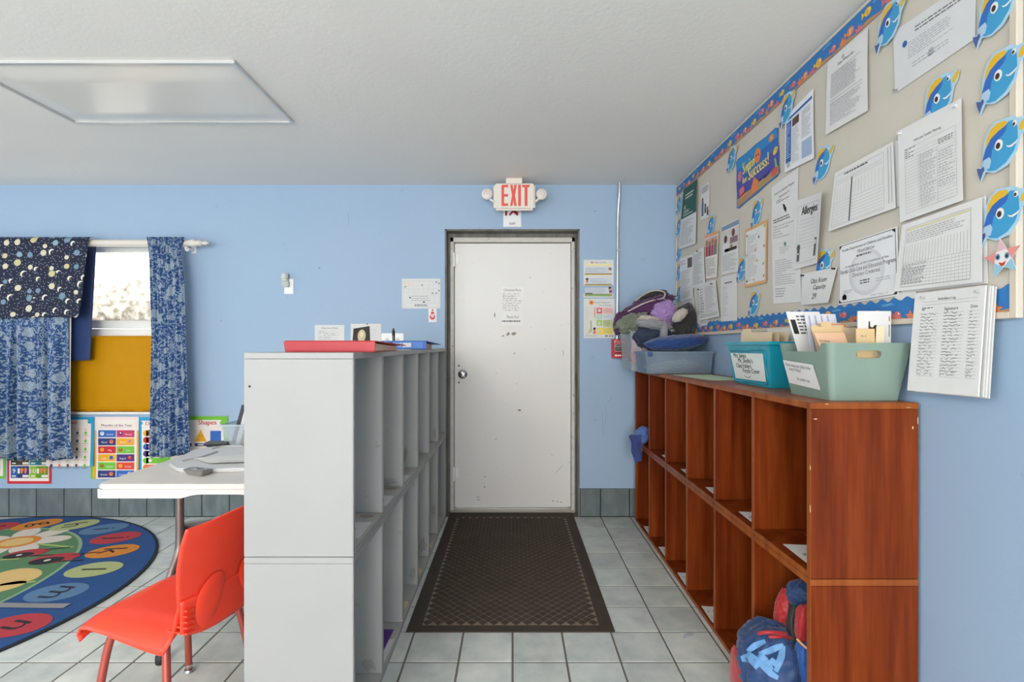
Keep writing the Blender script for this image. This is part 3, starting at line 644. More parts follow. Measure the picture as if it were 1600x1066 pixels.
RX0, RX1, RY0, RY1, RZM, RZT = .920, 1.253, 1.580, 3.840, .587, 1.133
cubby('cubby_shelf', 'lower unit of the mahogany cubby shelf, holding school bags', RX0, RX1, RY0, RY1, 0, RZM, 6, -1, WOODM, WOODM, WOODE)
cubby('cubby_shelf', 'upper unit of the mahogany cubby shelf under the storage bins', RX0, RX1, RY0, RY1, RZM+.002, RZT, 6, -1, WOODM, WOODM, WOODE)
# chips in the veneer of the wooden end panel
up = [o for o in bpy.data.objects if o.get('label', '').startswith('upper unit of the mahogany')][0]
PALEW = col('#d8b98a', .7); R = random.Random(5)
for u, v, w, h in ((1274, 655, .014, .004), (1426, 668, .006, .012), (1434, 657, .004, .03), (1292, 631.5, .016, .003), (1419, 637, .02, .002), (1265.8, 731, .003, .02), (1265.8, 795, .003, .03)):
    p = at(u, v, RY0); mb = MB(); mb.prism([(x*R.uniform(.6, 1), y*R.uniform(.6, 1)) for x, y in ell(0, 0, w/2, h/2, 9)], lambda x, y, d: V((p.x+x, RY0-.0003-d, p.z+y)), 0, .0005, PALEW); mb.build('veneer_chip', up)
lowg, upg = [o for o in bpy.data.objects if 'grey double' in o.get('label', '')][0], [o for o in bpy.data.objects if o.get('label', '').startswith('upper unit of the grey')][0]
p = at(390, 604, GY0); mb = MB(); mb.lathe([(.004, 0), (.003, .001)], (p.x, GY0-.0002, p.z), (0, -1, 0), BLACK, 10); mb.build('peg_hole', upg)
# worn patches and sticker remnants inside the grey unit: (which unit, column 0 near, face far divider)
STN = col('#a3978a', .9, name='worn_patch'); YEL = col('#d8d0a4', .9); GSTK = col('#a19d97', .9)
gy = [GY0+.009+(GY1-GY0-.018)*k/6 for k in range(7)]
def stain_wall(unit, c, xa, xb, za, zb, m, seed):      # on the divider face that looks at the camera
    R = random.Random(seed); y = gy[c+1]-.0094; mb = MB()
    pts = [((xa+xb)/2+(x)*(xb-xa)*R.uniform(.45, 1.25), (za+zb)/2+z*(zb-za)*R.uniform(.45, 1.2)) for x, z in ell(0, 0, .42, .45, 18)]
    pts = [(max(-.85, min(x, -.5145)), max(z, za)) for x, z in pts]
    mb.prism(pts, lambda x, z, d: V((x, y-d, z)), 0, .0006, m); mb.build('sticker_remnant', unit)
def stain_floor(unit, c, xa, xb, ya, yb, m, z, seed):
    R = random.Random(seed); mb = MB(); pts = [((xa+xb)/2+x*(xb-xa)*R.uniform(.7, 1.1), (ya+yb)/2+y*(yb-ya)*R.uniform(.7, 1.1)) for x, y in ell(0, 0, .5, .5, 12)]
    mb.prism(pts, lambda x, y, d: V((x, y, z+d)), .0002, .0008, m); mb.build('sticker_remnant', unit)
zs, zl = GZM+.002+.018, .018
stain_wall(upg, 2, -.62, -.555, zs+.01, zs+.13, STN, 1); stain_wall(upg, 1, -.62, -.53, zs+.002, zs+.05, GSTK, 2); stain_wall(upg, 4, -.55, -.52, zs+.01, zs+.11, GSTK, 3)
stain_wall(lowg, 0, -.60, -.53, zl, zl+.07, GSTK, 4); stain_wall(lowg, 2, -.565, -.52, zl+.01, zl+.11, GSTK, 5); stain_wall(lowg, 3, -.58, -.52, zl+.01, zl+.12, GSTK, 6); stain_wall(lowg, 4, -.56, -.52, zl+.1, zl+.22, GSTK, 7)
stain_floor(upg, 0, -.60, -.53, gy[1]-.07, gy[1]-.02, STN, zs, 8); stain_floor(upg, 1, -.6, -.53, gy[2]-.06, gy[2]-.015, STN, zs, 9)
for c, k in ((2, 10), (3, 11), (4, 12)): stain_floor(lowg, c, -.56, -.52, gy[c]+.10, gy[c]+.2, YEL, zl, k)
# labels and folders lying in the compartments
def flat(name, label, cat, pts, z, m, thick=.0012, group=None, text=None, deco=None):
    c = sum((V((x, y, 0)) for x, y in pts), V((0, 0, 0)))/len(pts); P = [V((x, y, z)) for x, y in pts]
    s = Sheet(*P, n=(0, 0, 1), paper=m, off=thick+.0004, res=4)
    if deco: deco(s)
    return s.build(name, label, cat, group, thick=thick)
def gcard(c, z, label, x0=-.60, x1=-.52, dy=(.03, .15)):
    def deco(s): s.scribble(.15, .3, .8, .8, 1, INK, .0018, seed=c)
    y0 = gy[c]+dy[0]; y1 = gy[c]+dy[1]
    flat('name_card', label, 'card', [(x0, y1), (x1, y1), (x1, y0), (x0, y0)], z, PAPER, deco=deco)
gcard(0, zs, 'white card on the middle shelf, nearest compartment of grey cubbies', -.63, -.525, (.10, .26)); gcard(1, zs, 'white card on the middle shelf, second grey compartment', -.60, -.52, (.08, .22)); gcard(2, zs, 'white card on the middle shelf, third grey compartment', -.57, -.52, (.08, .2))
flat('folder', 'purple folder lying in bottom compartment of grey cubbies', 'folder', [(-.75, gy[1]+.30), (-.54, gy[1]+.30), (-.548, gy[1]+.07), (-.75, gy[1]+.07)], zl, col('#5b2a86', .5), .003)
flat('paper_sheet', 'narrow white paper beside the purple folder in grey cubbies', 'paper', [(-.545, gy[1]+.22), (-.52, gy[1]+.23), (-.524, gy[1]+.04), (-.545, gy[1]+.02)], zl, PAPER)
ry = [RY0+.009+(RY1-RY0-.018)*k/6 for k in range(7)]; zr = RZM+.002+.018
ORD = ['first', 'second', 'third', 'fourth', 'fifth', 'sixth']
for c in range(6):
    if c < 5:
        def deco(s, c=c):
            if c == 0: s.text('Kinsley', .25, .62, .022, BLACK, 'L', shear=.2, wid=.075)
            else: s.scribble(.15, .3, .8, .8, 1, INK, .0018, seed=c+20)
        w = .13 if c else .15
        flat('name_card', 'white name card on middle wooden shelf, %s compartment from the camera' % ORD[c], 'card', [(RX0+.035, ry[c]+.07+w), (RX0+.12, ry[c]+.06+w), (RX0+.115, ry[c]+.05), (RX0+.03, ry[c]+.06)], zr, PAPER, deco=deco)
    if c > 0:
        def deco(s, c=c):
            s.scribble(.15, .2, .85, .85, 2, INK, .002, seed=c+40)
        w = .14
        flat('name_card', 'white name card in bottom wooden row, %s compartment from the camera' % ORD[c], 'card', [(RX0+.015, ry[c]+.06+w), (RX0+.10, ry[c]+.05+w), (RX0+.095, ry[c]+.03), (RX0+.01, ry[c]+.05)], zl, PAPER, deco=deco)
# ================================================================== THINGS ON THE GREY UNIT
ZG = GZT
def binder(name, label, x0, x1, y0, y1, z0, h, hexc, skew=0, lip=.03, marks=None):
    r = thing(name, label, 'binder', ((x0+x1)/2, y0, z0)); m = col(hexc, .4); t = .003
    def pc(nm, bot, top, mm=m): mb = MB(); mb.hexa([V(q) for q in bot], [V(q) for q in top], mm); return mb.build(nm, r, bevel=.001, seg=1)
    q = lambda z: [(x0, y0, z), (x1, y0, z), (x1+skew, y1, z), (x0+skew, y1, z)]
    pc('cover', q(z0+.0004), q(z0+t))
    pc('cover', [(x0, y0, z0+h-t), (x1, y0, z0+h-t), (x1+skew+lip, y1, z0+h*.62-t), (x0+skew+lip, y1, z0+h*.62-t)], [(x0, y0, z0+h), (x1, y0, z0+h), (x1+skew+lip, y1, z0+h*.62), (x0+skew+lip, y1, z0+h*.62)])
    sp = pc('spine', [(x0, y0, z0+t+.0003), (x1, y0, z0+t+.0003), (x1, y0+t, z0+t+.0003), (x0, y0+t, z0+t+.0003)], [(x0-.004, y0-.002, z0+h-t-.0003), (x1+.002, y0-.002, z0+h-t-.0003), (x1+.002, y0+t, z0+h-t-.0003), (x0-.004, y0+t, z0+h-t-.0003)])
    pc('pages', [(x0+.01, y0+.015, z0+t+.0005), (x1-.006, y0+.015, z0+t+.0005), (x1+skew-.006, y1-.01, z0+t+.0005), (x0+skew+.01, y1-.01, z0+t+.0005)], [(x0+.01, y0+.015, z0+h*.78), (x1-.006, y0+.015, z0+h*.78), (x1+skew-.004, y1-.01, z0+h*.5), (x0+skew+.01, y1-.01, z0+h*.5)], col('#d9b9a2', .8))
    if marks: marks(r, sp)
    return r
binder('ring_binder', 'red ring binder lying flat at near end of grey cubby top', -.781, -.4725, 1.755, 2.03, ZG, .040, '#ab2a33', .02)
def bm_(r, sp):
    s = Sheet(V((-.74, 2.898, ZG+.046)), V((-.51, 2.898, ZG+.046)), V((-.51, 2.898, ZG+.006)), V((-.74, 2.898, ZG+.006)), (0, -1, 0), paper=col('#3a74c4', .4))
    s.rect(.52, .2, .72, .8, PAPER); s.circ(.22, .5, .017, col('#2b2f3c', .5)); s.lift().circ(.22, .5, .011, col('#d6b62e', .5)); s.text('88', .33, .75, .022, col('#9fd0ec', .5)); s.text('0)', .44, .75, .024, PAPER); s.circ(.08, .5, .018, PAPER); s.circ(.10, .5, .012, col('#c4584a', .5)); s.build('spine_label', parent=r)
binder('ring_binder', 'blue ring binder with white spine label on grey cubby top', -.745, -.490, 2.90, 3.14, ZG, .050, '#2c5cb0', .0, .05, bm_)
for k, (x, y, a, lab) in enumerate(((-.60, 2.66, .2, 'white loose sheet lying in front of the blue binder'), (-.57, 3.45, -.1, 'small white sheet near the door end of grey cubby top'))):
    c, s_ = math.cos(a), math.sin(a); w, h = (.14, .10) if k == 0 else (.07, .09)
    flat('paper_sheet', lab, 'paper', [(x+c*i*w/2-s_*j*h/2, y+s_*i*w/2+c*j*h/2) for i, j in ((-1, 1), (1, 1), (1, -1), (-1, -1))], ZG+.0003, PAPER)
# dark photo card standing up behind the red binder
a = at(549, 529, 2.1); tl, tr, br, bl = at(546.5, 513, 2.1), at(572, 509, 2.1), at(579, 549, 2.1), at(549.5, 549, 2.1)
tl.y += .05; tr.y += .05
for q in (br, bl): q.z = ZG+.001
s = Sheet(tl, tr, br, bl, (0, -1, .2), paper=col('#26231f', .35)); s.poly([(u, v) for u, v in ell(.52, .36, .24, .26, 18)], col('#b3a887', .6)); s.rect(.34, .35, .70, .9, col('#a59a76', .6)); s.lift().poly([(u, v) for u, v in ell(.52, .32, .10, .13, 14)], col('#cfc39f', .6)); s.build('photo_card', 'dark photo card with pale figure leaning behind the red binder', 'photo', thick=.003)
p = at(610, 545, 3.2); mb = MB(); mb.lathe([(.008, .001), (.009, .002), (.009, .085), (.0075, .09), (.0075, .13), (.003, .135)], (p.x, 3.3, ZG), (-.05, .05, 1), col('#4a4c50', .4), 14); mk = mb.build('marker_pen', smooth=40, loc=(p.x, 3.3, ZG)); tag(mk, 'dark grey marker pen standing upright behind the blue binder', 'pen')
mb = MB(); mb.lathe([(.0095, .088), (.0095, .118)], (p.x, 3.3, ZG), (-.05, .05, 1), BLACK, 14); mb.build('cap', mk, smooth=40)
# notes on the blue wall above the unit
s = wsheet(491.8, 508, 538, 546); s.text('Classroom Rules', .5, .16, .014, INK, 'C', shear=.2); s.scribble(.12, .22, .8, .62, 5, INK, .0016, 5); s.build('wall_note', 'white handwritten note low on wall, left of dark photo card', 'note')
s = wsheet(548, 506, 595.5, 546); s.scribble(.5, .2, .9, .6, 4, INKL, .0015, 9); s.build('wall_note', 'white note on wall partly hidden behind dark photo card', 'note', pins=[(.55, .02, BLACK)])
s = wsheet(628, 435.6, 688, 482.5, bend=lambda u, v: .003*math.sin(3*u)*v)
s.frame(.03, .06, .97, .97, .001, INKL); s.rules(.06, .10, .94, .46, 3, INKL); s.cols(.06, .10, .94, .46, 7, INKL); s.frame(.15, .55, .86, .82, .0012, INKL); s.rect(.2, .6, .23, .66, BLACK); s.rect(.55, .76, .6, .8, BLACK); s.lines(.25, .58, .8, .78, 3, INKL, .4, seed=4); s.lines(.33, .86, .68, .94, 2, INK, .5, seed=5)
for u, v in ((.88, .1), (.95, .14), (.95, .38), (.88, .47), (.78, .47), (.07, .26), (.51, .2)): s.rect(u, v, u+.035, v+.03, BLACK)
s.poly([(.1, .14), (.3, .13), (.32, .24), (.14, .26)], col('#e3d2cc', .8)); s.build('evacuation_plan', 'white printed evacuation floor plan on wall left of the door', 'floor plan')
s = wsheet(669.5, 482, 682, 503.5, paper=col('#f0e6e6', .7)); RD = col('#cf3a44', .7)
s.poly([(.5, .0), (.7, .3), (.72, .42), (.3, .42), (.32, .3)], RD); s.poly([(u, v) for u, v in ell(.5, .62, .36, .22, 14)], col('#d9616a', .7)); s.lift().poly([(u, v) for u, v in ell(.5, .52, .2, .14, 12)], PAPER); s.circ(.5, .46, .006, col('#e9b6a0', .7)); s.rect(.32, .2, .68, .26, PAPER); s.build('gnome_cutout', 'tiny red and white paper gnome under the evacuation plan', 'paper cutout')
# hand-written notice taped to the door
s = wsheet(783.6, 449, 818.5, 509.5, Y=YD+.0132, paper=col('#eeece9', .7)); HW = col('#6e6c72', .8)
s.text('Christmas Party', .08, .10, .019, HW, 'L', shear=.2, wid=.14); s.scribble(.06, .14, .92, .62, 8, HW, .0022, 12); s.text('Thank You!', .2, .80, .022, HW, 'L', shear=.2, wid=.10); s.lift().lines(.02, .86, .86, .90, 1, INK, .8, seed=8)
s.build('door_notice', 'faded handwritten notice taped on the white door', 'notice')
s = wsheet(911.7, 406, 958.6, 465, bend=lambda u, v: .002*math.sin(6*v)); GO = col('#e0b956', .8); GRN = col('#8cae6b', .8); PK = col('#e08a7c', .8); SKN = col('#d6a58a', .8); LB = col('#c9d3de', .8)
s.rect(0.03, .11, .97, .16, col('#efe0a8', .8)); s.text('When to Wash', .36, .09, .011, col('#3d5a86', .8), wid=.09); s.circ(.28, .075, .009, PK)
for i, v in enumerate((.20, .48, .74)):
    s.rect(.05, v, .93, v+.16, LB); s.lift().lines(.08 if i != 1 else .24, v+.02, .78 if i < 2 else .75, v+.15, 5, INKL, .4, seed=i+3); s.layer -= 1
    s.rect(.04, v+.165, .95, v+.185, col('#7d6a48', .8)); s.rect(.04, v+.185, .95, v+.205, GO)
s.lift(); s.rect(.04, .92, .95, .97, GRN); s.rect(.06, .88, .30, .90, BLACK)
for u, v in ((.88, .27), (.12, .54), (.88, .77), (.9, .86)): s.circ(u, v-.02, .011, col('#40302a', .8)); s.circ(u, v+.005, .009, SKN); s.circ(u, v+.04, .010, PAPER if v < .3 else PK)
s.build('health_poster', 'white hand washing poster with yellow bands, upper of two beside door', 'poster')
s = wsheet(912, 466.8, 960, 528.6)
s.circ(.25, .10, .018, col('#e9a04a', .8)); s.lift().circ(.25, .10, .010, col('#c4603c', .8)); s.text('Hand Hygiene', .36, .11, .010, INK, wid=.115); s.text('at school', .5, .18, .010, INK, wid=.09)
s.rules(.06, .22, .14, .9, 16, GO, .002); s.rect(.345, .22, .375, .48, PK); s.rect(.22, .55, .255, .85, GRN); s.rect(.16, .78, .2, .88, GO)
s.rect(.42, .23, .60, .38, col('#e4646a', .8)); s.rect(.62, .23, .95, .38, col('#eeb5b2', .8)); s.rect(.42, .40, .60, .52, col('#9fd2c2', .8)); s.rect(.62, .40, .95, .52, col('#d5dce6', .8)); s.rect(.42, .54, .60, .68, col('#a9c65a', .8)); s.rect(.62, .54, .95, .72, col('#c6d39a', .8)); s.rect(.42, .74, .95, .9, col('#f0d964', .8))
s.lift().lines(.64, .25, .93, .37, 4, INKL, .35, seed=2); s.lines(.64, .42, .93, .5, 3, INKL, .35, seed=3); s.lines(.64, .56, .93, .7, 4, INK, .3, seed=4); s.lines(.64, .76, .93, .88, 4, INKL, .3, seed=5)
for u, v in ((.51, .30), (.51, .46), (.51, .62), (.5, .82)): s.circ(u, v, .012, PAPER2)
s.circ(.35, .76, .010, col('#40302a', .8)); s.circ(.35, .80, .010, SKN); s.circ(.35, .86, .012, PK); s.lines(.05, .93, .6, .97, 1, INKL, .5, seed=6); s.rect(.70, .93, .78, .96, INK); s.circ(.85, .945, .005, BLACK); s.circ(.93, .945, .005, BLACK)
s.build('health_poster', 'white hygiene chart with red, green and yellow blocks beside the door', 'poster')
# ================================================================== WINDOW DRESSING
YR = 3.82; rz = at(0, 380, YR).z; WOODW = col('#dbd3ca', .4, name='white_wood')
rod = thing('curtain_rod', 'white wooden curtain rod with turned finial above the window', 'curtain rod', (-3.6, YR, rz-.03))
xe = at(281, 380, YR).x; mb = MB(); mb.tube([(-4.95, YR, rz), (xe, YR, rz)], .026, WOODW, 18); mb.build('pole', rod, smooth=40)
mb = MB(); mb.lathe([(.022, 0), (.030, .006), (.030, .026), (.024, .032), (.020, .05), (.024, .07), (.027, .085), (.030, .095), (.030, .115), (.022, .122), (.020, .14), (.026, .15), (.02, .162), (.010, .17), (.014, .18), (.016, .195), (.010, .212), (.003, .218)], (xe, YR, rz), (1, 0, 0), WOODW, 20); mb.build('finial', rod, smooth=50)
c = at(297, 389, 3.87); mb = MB(); mb.box(c.x-.018, c.x+.018, YB-.012, YB-.0003, rz-.06, rz+.03, WHITEP); mb.tube([(c.x, YB-.01, rz-.035), (c.x, YR+.02, rz-.04), (c.x, YR, rz-.028)], .012, WHITEP, 10); mb.lathe([(.016, 0), (.016, .02)], (c.x, YR+.03, rz-.042), (0, -1, 0), WHITEP, 14); mb.build('bracket', rod, smooth=40)
def lerp_table(t):
    def f(v):
        for (a, x), (b, y) in zip(t, t[1:]):
            if v <= b: k = (v-a)/(b-a); return x+(y-x)*k
        return t[-1][1]
    return f
def curtain(name, label, left, right, ztop, zbot, y, folds, amp, m, head=.05, seed=0, nu=150, nv=40, full=1.5, parts=None, bulge=0):
    R = random.Random(seed); ph = [R.uniform(0, 6.28) for _ in range(4)]; mb = MB()
    L, Rr = lerp_table(left), lerp_table(right)
    def fn(a, b):
        x0, x1 = L(b), Rr(b); k = min(1, b/.06)*.75+.25
        a2 = a+.012*math.sin(2*math.pi*folds*.5*a+ph[0])
        fk = min(1, max(.3, .3+(b-.36)*6)) if bulge < 0 else 1; dy = amp*k*fk*(math.sin(2*math.pi*folds*a+ph[1])+.45*math.sin(2*math.pi*folds*2.3*a+ph[2]+b*2))*(.7+.3*math.sin(3*b+ph[3]))
        zb = zbot(a) if callable(zbot) else zbot; zt = ztop
        return V((x0+(x1-x0)*a2, y-dy-bulge*math.sin(math.pi*b)+.004*math.sin(90*a+7*b)*(b < .1), zt+(zb-zt)*b))
    w = Rr(.5)-L(.5); h = ztop-(zbot(.5) if callable(zbot) else zbot)
    mb.grid(fn, nu, nv, m, uvs=lambda a, b: (a*w*full, -b*h)); o = mb.build(name, smooth=80, recalc=False, loc=(L(0), y, ztop-h)); tag(o, label, 'curtain'); mod(o, 'SOLIDIFY', thickness=.0025, offset=0); return o, fn
X = lambda u, Y=YR: (u-801)*Y/F
co, fn = curtain('curtain', 'narrow blue floral curtain panel at right end of the rod', [(0, X(234)), (.1, X(238)), (.45, X(241)), (1, X(236))], [(0, X(294)), (.06, X(286)), (.2, X(293)), (.6, X(297)), (1, X(303))], rz+.038, lambda a: at(0, 711, YR).z-.012*math.sin(5*a), YR-.036, 5, .020, FLORAL, seed=3, nu=110)
co, fn = curtain('curtain', 'wide blue floral curtain panel hanging under the moon print cloth', [(0, -4.85), (1, -4.9)], [(0, X(108)), (.5, X(109)), (.93, X(110)), (1, X(113))], rz+.036, lambda a: at(0, 716, YR).z-.006*math.sin(9*a), YR-.034, 14, .030, FLORAL, seed=8, nu=300, bulge=-.0001)
mb = MB(); mb.grid(lambda a, b: V((X(107.5)+(X(114)-X(107.5))*a, YR-.012-.006*a+.004*math.sin(6*b), rz-.1+(at(0, 690, YR).z-rz+.1)*b)), 3, 14, col('#dedbd4', .9)); o = mb.build('lining', co, recalc=False, smooth=60); mod(o, 'SOLIDIFY', thickness=.002)
# moon print cloth thrown over the rod
mb = MB(); xl, zb_ = -4.9, at(0, 497, 3.77).z
def nf(a, b):
    xr = X(138, 3.77)+(X(127, 3.77)-X(138, 3.77))*b**1.2; x = xl+(xr-xl)*a
    corner = max(0, (a-.985)/.015)**2*.03*(b > .9)
    if b < .08: th = b/.08*math.pi/2; return V((x, YR+.0-.052*math.sin(th), rz+.044*math.cos(th)))
    k = (b-.08)/.92; return V((x, YR-.052-.012*k+.008*math.sin(9*x+2)*k+.004*math.sin(31*x)*k, rz+(zb_-rz+corner+.006*math.sin(7*x)*1)*k))
mb.grid(nf, 160, 40, NIGHT, uvs=lambda a, b: (a*1.76, -b*.62)); o = mb.build('throw_cloth', smooth=70, recalc=False, loc=(-4, YR, zb_)); tag(o, 'dark moon and planet print cloth draped over the curtain rod', 'cloth'); mod(o, 'SOLIDIFY', thickness=.003, offset=0)
mb = MB(); NAVY = mat('navy_cloth', fabric('#28406f', '#1c3366', .9))
def nv_(a, b):
    xr = X(150, 3.86)+(X(141, 3.86)-X(150, 3.86))*b; xl_ = X(95, 3.86); return V((xl_+(xr-xl_)*a, 3.868-.012*math.sin(2.2*a*3)-.006*b, at(0, 383, 3.86).z+(at(0, 565-2*a, 3.86).z-at(0, 383, 3.86).z)*b))
mb.grid(nv_, 24, 24, NAVY); o = mb.build('cloth_strip', smooth=70, recalc=False, loc=(X(120, 3.86), 3.86, at(0, 565, 3.86).z)); tag(o, 'plain navy cloth hanging beside the bright window glass', 'cloth'); mod(o, 'SOLIDIFY', thickness=.003)
# yellow padded board filling the lower half of the window
YM = col('#bd8500', .6, spec=.15, name='yellow_vinyl'); z0, z1 = WZ0+.006, at(0, 525, YB+.01).z; mb = MB()
def yf(a, b):
    x = -4.40+(WX1-.01+4.40)*a; e = min(1, min(a, 1-a)/.02, min(b, 1-b)/.03); bag = .014*math.sin(math.pi*b)
    wr = .0035*math.sin(34*x+9*b)*max(0, .35-b)/.35
    return V((x, YB+.012-.012*e**.5-bag*.6-wr, z0+(z1-z0)*b))
mb.grid(yf, 90, 26, YM); mb.grid(lambda a, b: V((-4.40+(WX1-.01+4.40)*a, YB+.044, z0+(z1-z0)*b)), 90, 26, YM)
n1 = 91*27; ring = list(range(91))+[91*j+90 for j in range(1, 27)]+[91*26+i for i in range(89, -1, -1)]+[91*j for j in range(25, 0, -1)]
for a, b in zip(ring, ring[1:]+ring[:1]): mb.face([a, b, b+n1, a+n1], YM)
o = mb.build('padded_panel', smooth=60, loc=(-3.5, YB, z0)); tag(o, 'yellow vinyl padded panel covering lower half of the window', 'panel')
# ================================================================== TEACHING POSTERS UNDER THE WINDOW
WHT = col('#e6dcd6', .6, name='poster_white'); RDT = col('#c8202e', .6, name='poster_red'); BL1 = col('#1c96c4', .6, name='poster_cyan'); GR1 = col('#6fb833', .6, name='poster_green'); NV1 = col('#27346f', .6, name='poster_navy'); YE1 = col('#e5a51c', .6, name='poster_yellow'); PU1 = col('#4b2a7a', .6); OR1 = col('#e0793c', .6); BLU = col('#2b62b4', .6, name='poster_blue'); MAG = col('#c2335c', .6)
def banner(s, t, m): s.poly([(.02, .06), (.92, .06), (.88, .10), (.92, .15), (.02, .15)], WHT); s.lift().text(t, .5, .135, .024, RDT, 'C', bold=.0006); s.layer -= 1
YP = YB-.0065
s = wsheet(-48, 650, 9, 748, Y=YB-.001, paper=GR1); s.rect(.04, .03, .93, .96, WHT); s.lift()
for i in range(5): s.rect(.1, .1+.17*i, .85, .2+.17*i, (BL1, GR1, YE1, OR1, BLU)[i])
s.build('poster', 'green edged poster cut off at far left under the curtain', 'poster')
s = wsheet(11.5, 640, 80, 756, Y=YP+.002, paper=RDT); s.rect(.05, .03, .95, .965, WHT); s.lift()
cc = [(BLU, NV1), (GR1, OR1), (MAG, PU1), (BLU, GR1), (YE1, NV1), (MAG, BL1), (col('#2e3327', .6), col('#4a4028', .6)), (col('#2f8a93', .6), col('#2b6a70', .6)), (col('#1f5ba0', .6), NV1), (col('#8fb81c', .6), col('#5d8f1e', .6))]
for i in range(10):
    c, r = i % 2, i//2; u0, v0 = .08+.435*c, .075+.172*r; u1, v1 = u0+.42, v0+.16
    s.layer = 2; s.rect(u0, v0, u0+.15, v1, cc[i][0]); s.rect(u0+.15, v0, u1, v1, cc[i][1]); s.lift(); s.text(str(i+1), u0+.075, v0+.095, .036 if i < 9 else .034, WHT, 'C', wid=.045 if i == 9 else None, bold=.001)
    s.rect(u0+.03, v0+.125, u0+.12, v0+.142, WHT); s.rect(u0+.27, v0+.118, u1-.01, v0+.15, WHT); s.rect(u0+.16, v0+.03, u0+.21, v0+.10, WHT)
    for k in range(2): s.poly([(u0+.24+.08*k, v0+.1), (u0+.225+.08*k, v0+.04), (u0+.26+.08*k, v0+.02), (u0+.295+.08*k, v0+.04), (u0+.27+.08*k, v0+.1)], OR1)
s.build('poster', 'red edged number poster showing 7 to 10 below floral curtain', 'poster')
BEND = lambda u, v: .014*max(0, v-.6)**2*6
s = wsheet(74, 652, 147.5, 728, Y=YP, paper=BL1, bend=lambda u, v: .012*v*v+.002*math.sin(5*u)); s.rect(0, .13, .93, 1, WHT); s.rect(0, .05, .86, .16, WHT); s.lift().text('Alphabet', .64, .14, .026, RDT, 'R', wid=.13, bold=.0006)
Rr = random.Random(2); al = 'ABCDEFGHIJKLMNOPQRSTUVWXY'
for i in range(25):
    c, r = i % 5, i//5; u, v = .12+.175*c, .27+.165*r; s.text(al[i]+al[i].lower(), u, v, .016, (RDT, BLU, GR1, YE1, OR1)[i % 5], 'C'); s.circ(u, v+.055, .010, (NV1, col('#7c3b2e', .6), GR1, OR1, INK)[(i*3) % 5], .013); s.rect(u-.06, v+.105, u+.06, v+.112, INK)
s.build('poster', 'blue edged alphabet poster curling up beside the floral curtain', 'poster')
s = wsheet(142, 655, 156, 748, Y=YB-.001, paper=GR1); s.rect(.25, .02, .6, .98, YE1); s.rect(.62, .05, .95, 1, OR1); s.build('poster', 'layered green and orange poster edges behind the months poster', 'poster')
s = wsheet(148.5, 651.5, 217, 748, Y=YP-.001, paper=col('#e8d2d0', .6), bend=lambda u, v: .006*v*v+.001*math.sin(6*v)); s.rect(.05, .05, .93, .19, WHT); s.rect(.04, .19, .95, 1, WHT); s.rect(.96, .22, 1, 1, YE1); s.rect(0, .22, .035, 1, YE1); s.lift().text('Months of the Year', .5, .155, .019, col('#7d3a40', .6), 'C', wid=.235, bold=.0004); s.rect(.1, .172, .86, .18, col('#cfb9b4', .6))
mon = [('January', BLU), ('February', MAG), ('March', NV1), ('April', YE1), ('May', RDT), ('June', GR1), ('July', YE1), ('August', PU1), ('September', GR1), ('October', col('#d8432c', .6)), ('November', NV1), ('December', BLU)]
for i, (t, m) in enumerate(mon):
    c, r = i % 2, i//2; u0, v0 = .08+.42*c, .215+.13*r; s.layer = 3; s.rect(u0, v0, u0+.405, v0+.115, m); s.lift(); lf = (i % 4) in (0, 1, 4); s.text(t, u0+(.27 if lf else .14), v0+.08, .014, WHT, 'C', wid=min(.052, .0075*len(t)+.004)); s.circ(u0+(.09 if lf else .30), v0+.055, .015, (WHT, PU1, OR1, PK, YE1, RDT, BLU, RDT, col('#8a5a2c', .6), YE1, OR1, WHT)[i])
    s.lift(); s.circ(u0+(.09 if lf else .30), v0+.045, .006, (BL1, WHT, RDT, BL1, OR1, GR1, NV1, GR1, OR1, OR1, RDT, RDT)[i]); s.layer = 3
s.build('poster', 'Months of the Year poster with coloured month blocks under window', 'poster')
s = wsheet(217.5, 652, 268, 745, Y=YP+.0015, paper=BL1); s.poly([(.06, .06), (.98, .06), (.98, .15), (.06, .15), (.12, .10)], WHT); s.rect(.08, .15, .98, 1, WHT); s.lift().text('Days of', .2, .135, .026, RDT, 'L', wid=.14, bold=.0006)
for i, m in enumerate((YE1, RDT, BLU, PU1, GR1, OR1, BL1)):
    v = .27+.115*i; s.layer = 2; s.circ(.22, v, .024, m); s.rect(.22, v-.048, .9, v+.048, m); s.lift(); s.circ(.34, v, .013, (OR1, RDT, OR1, WHT, WHT, YE1, RDT)[i])
s.lift().poly([(.24, .25), (.36, .19), (.5, .25), (.46, .25), (.46, .31), (.28, .31), (.28, .25)], col('#5a3a30', .6)); s.build('poster', 'days of the week poster with rounded colour bars, half behind curtain', 'poster')
s = wsheet(262, 650.5, 356, 735, Y=YP, paper=GR1); s.poly([(.05, .07), (.9, .07), (.86, .12), (.9, .17), (.05, .17)], WHT); s.rect(.05, .17, .93, 1, WHT); s.lift().text('Shapes', .66, .155, .038, RDT, 'C', bold=.001)
shp = [(.30, .37, 'c', RDT), (.55, .37, 't', YE1), (.80, .37, 's', BLU), (.30, .68, 'h', PU1), (.55, .68, 'o', RDT), (.80, .68, 'd', BLU)]
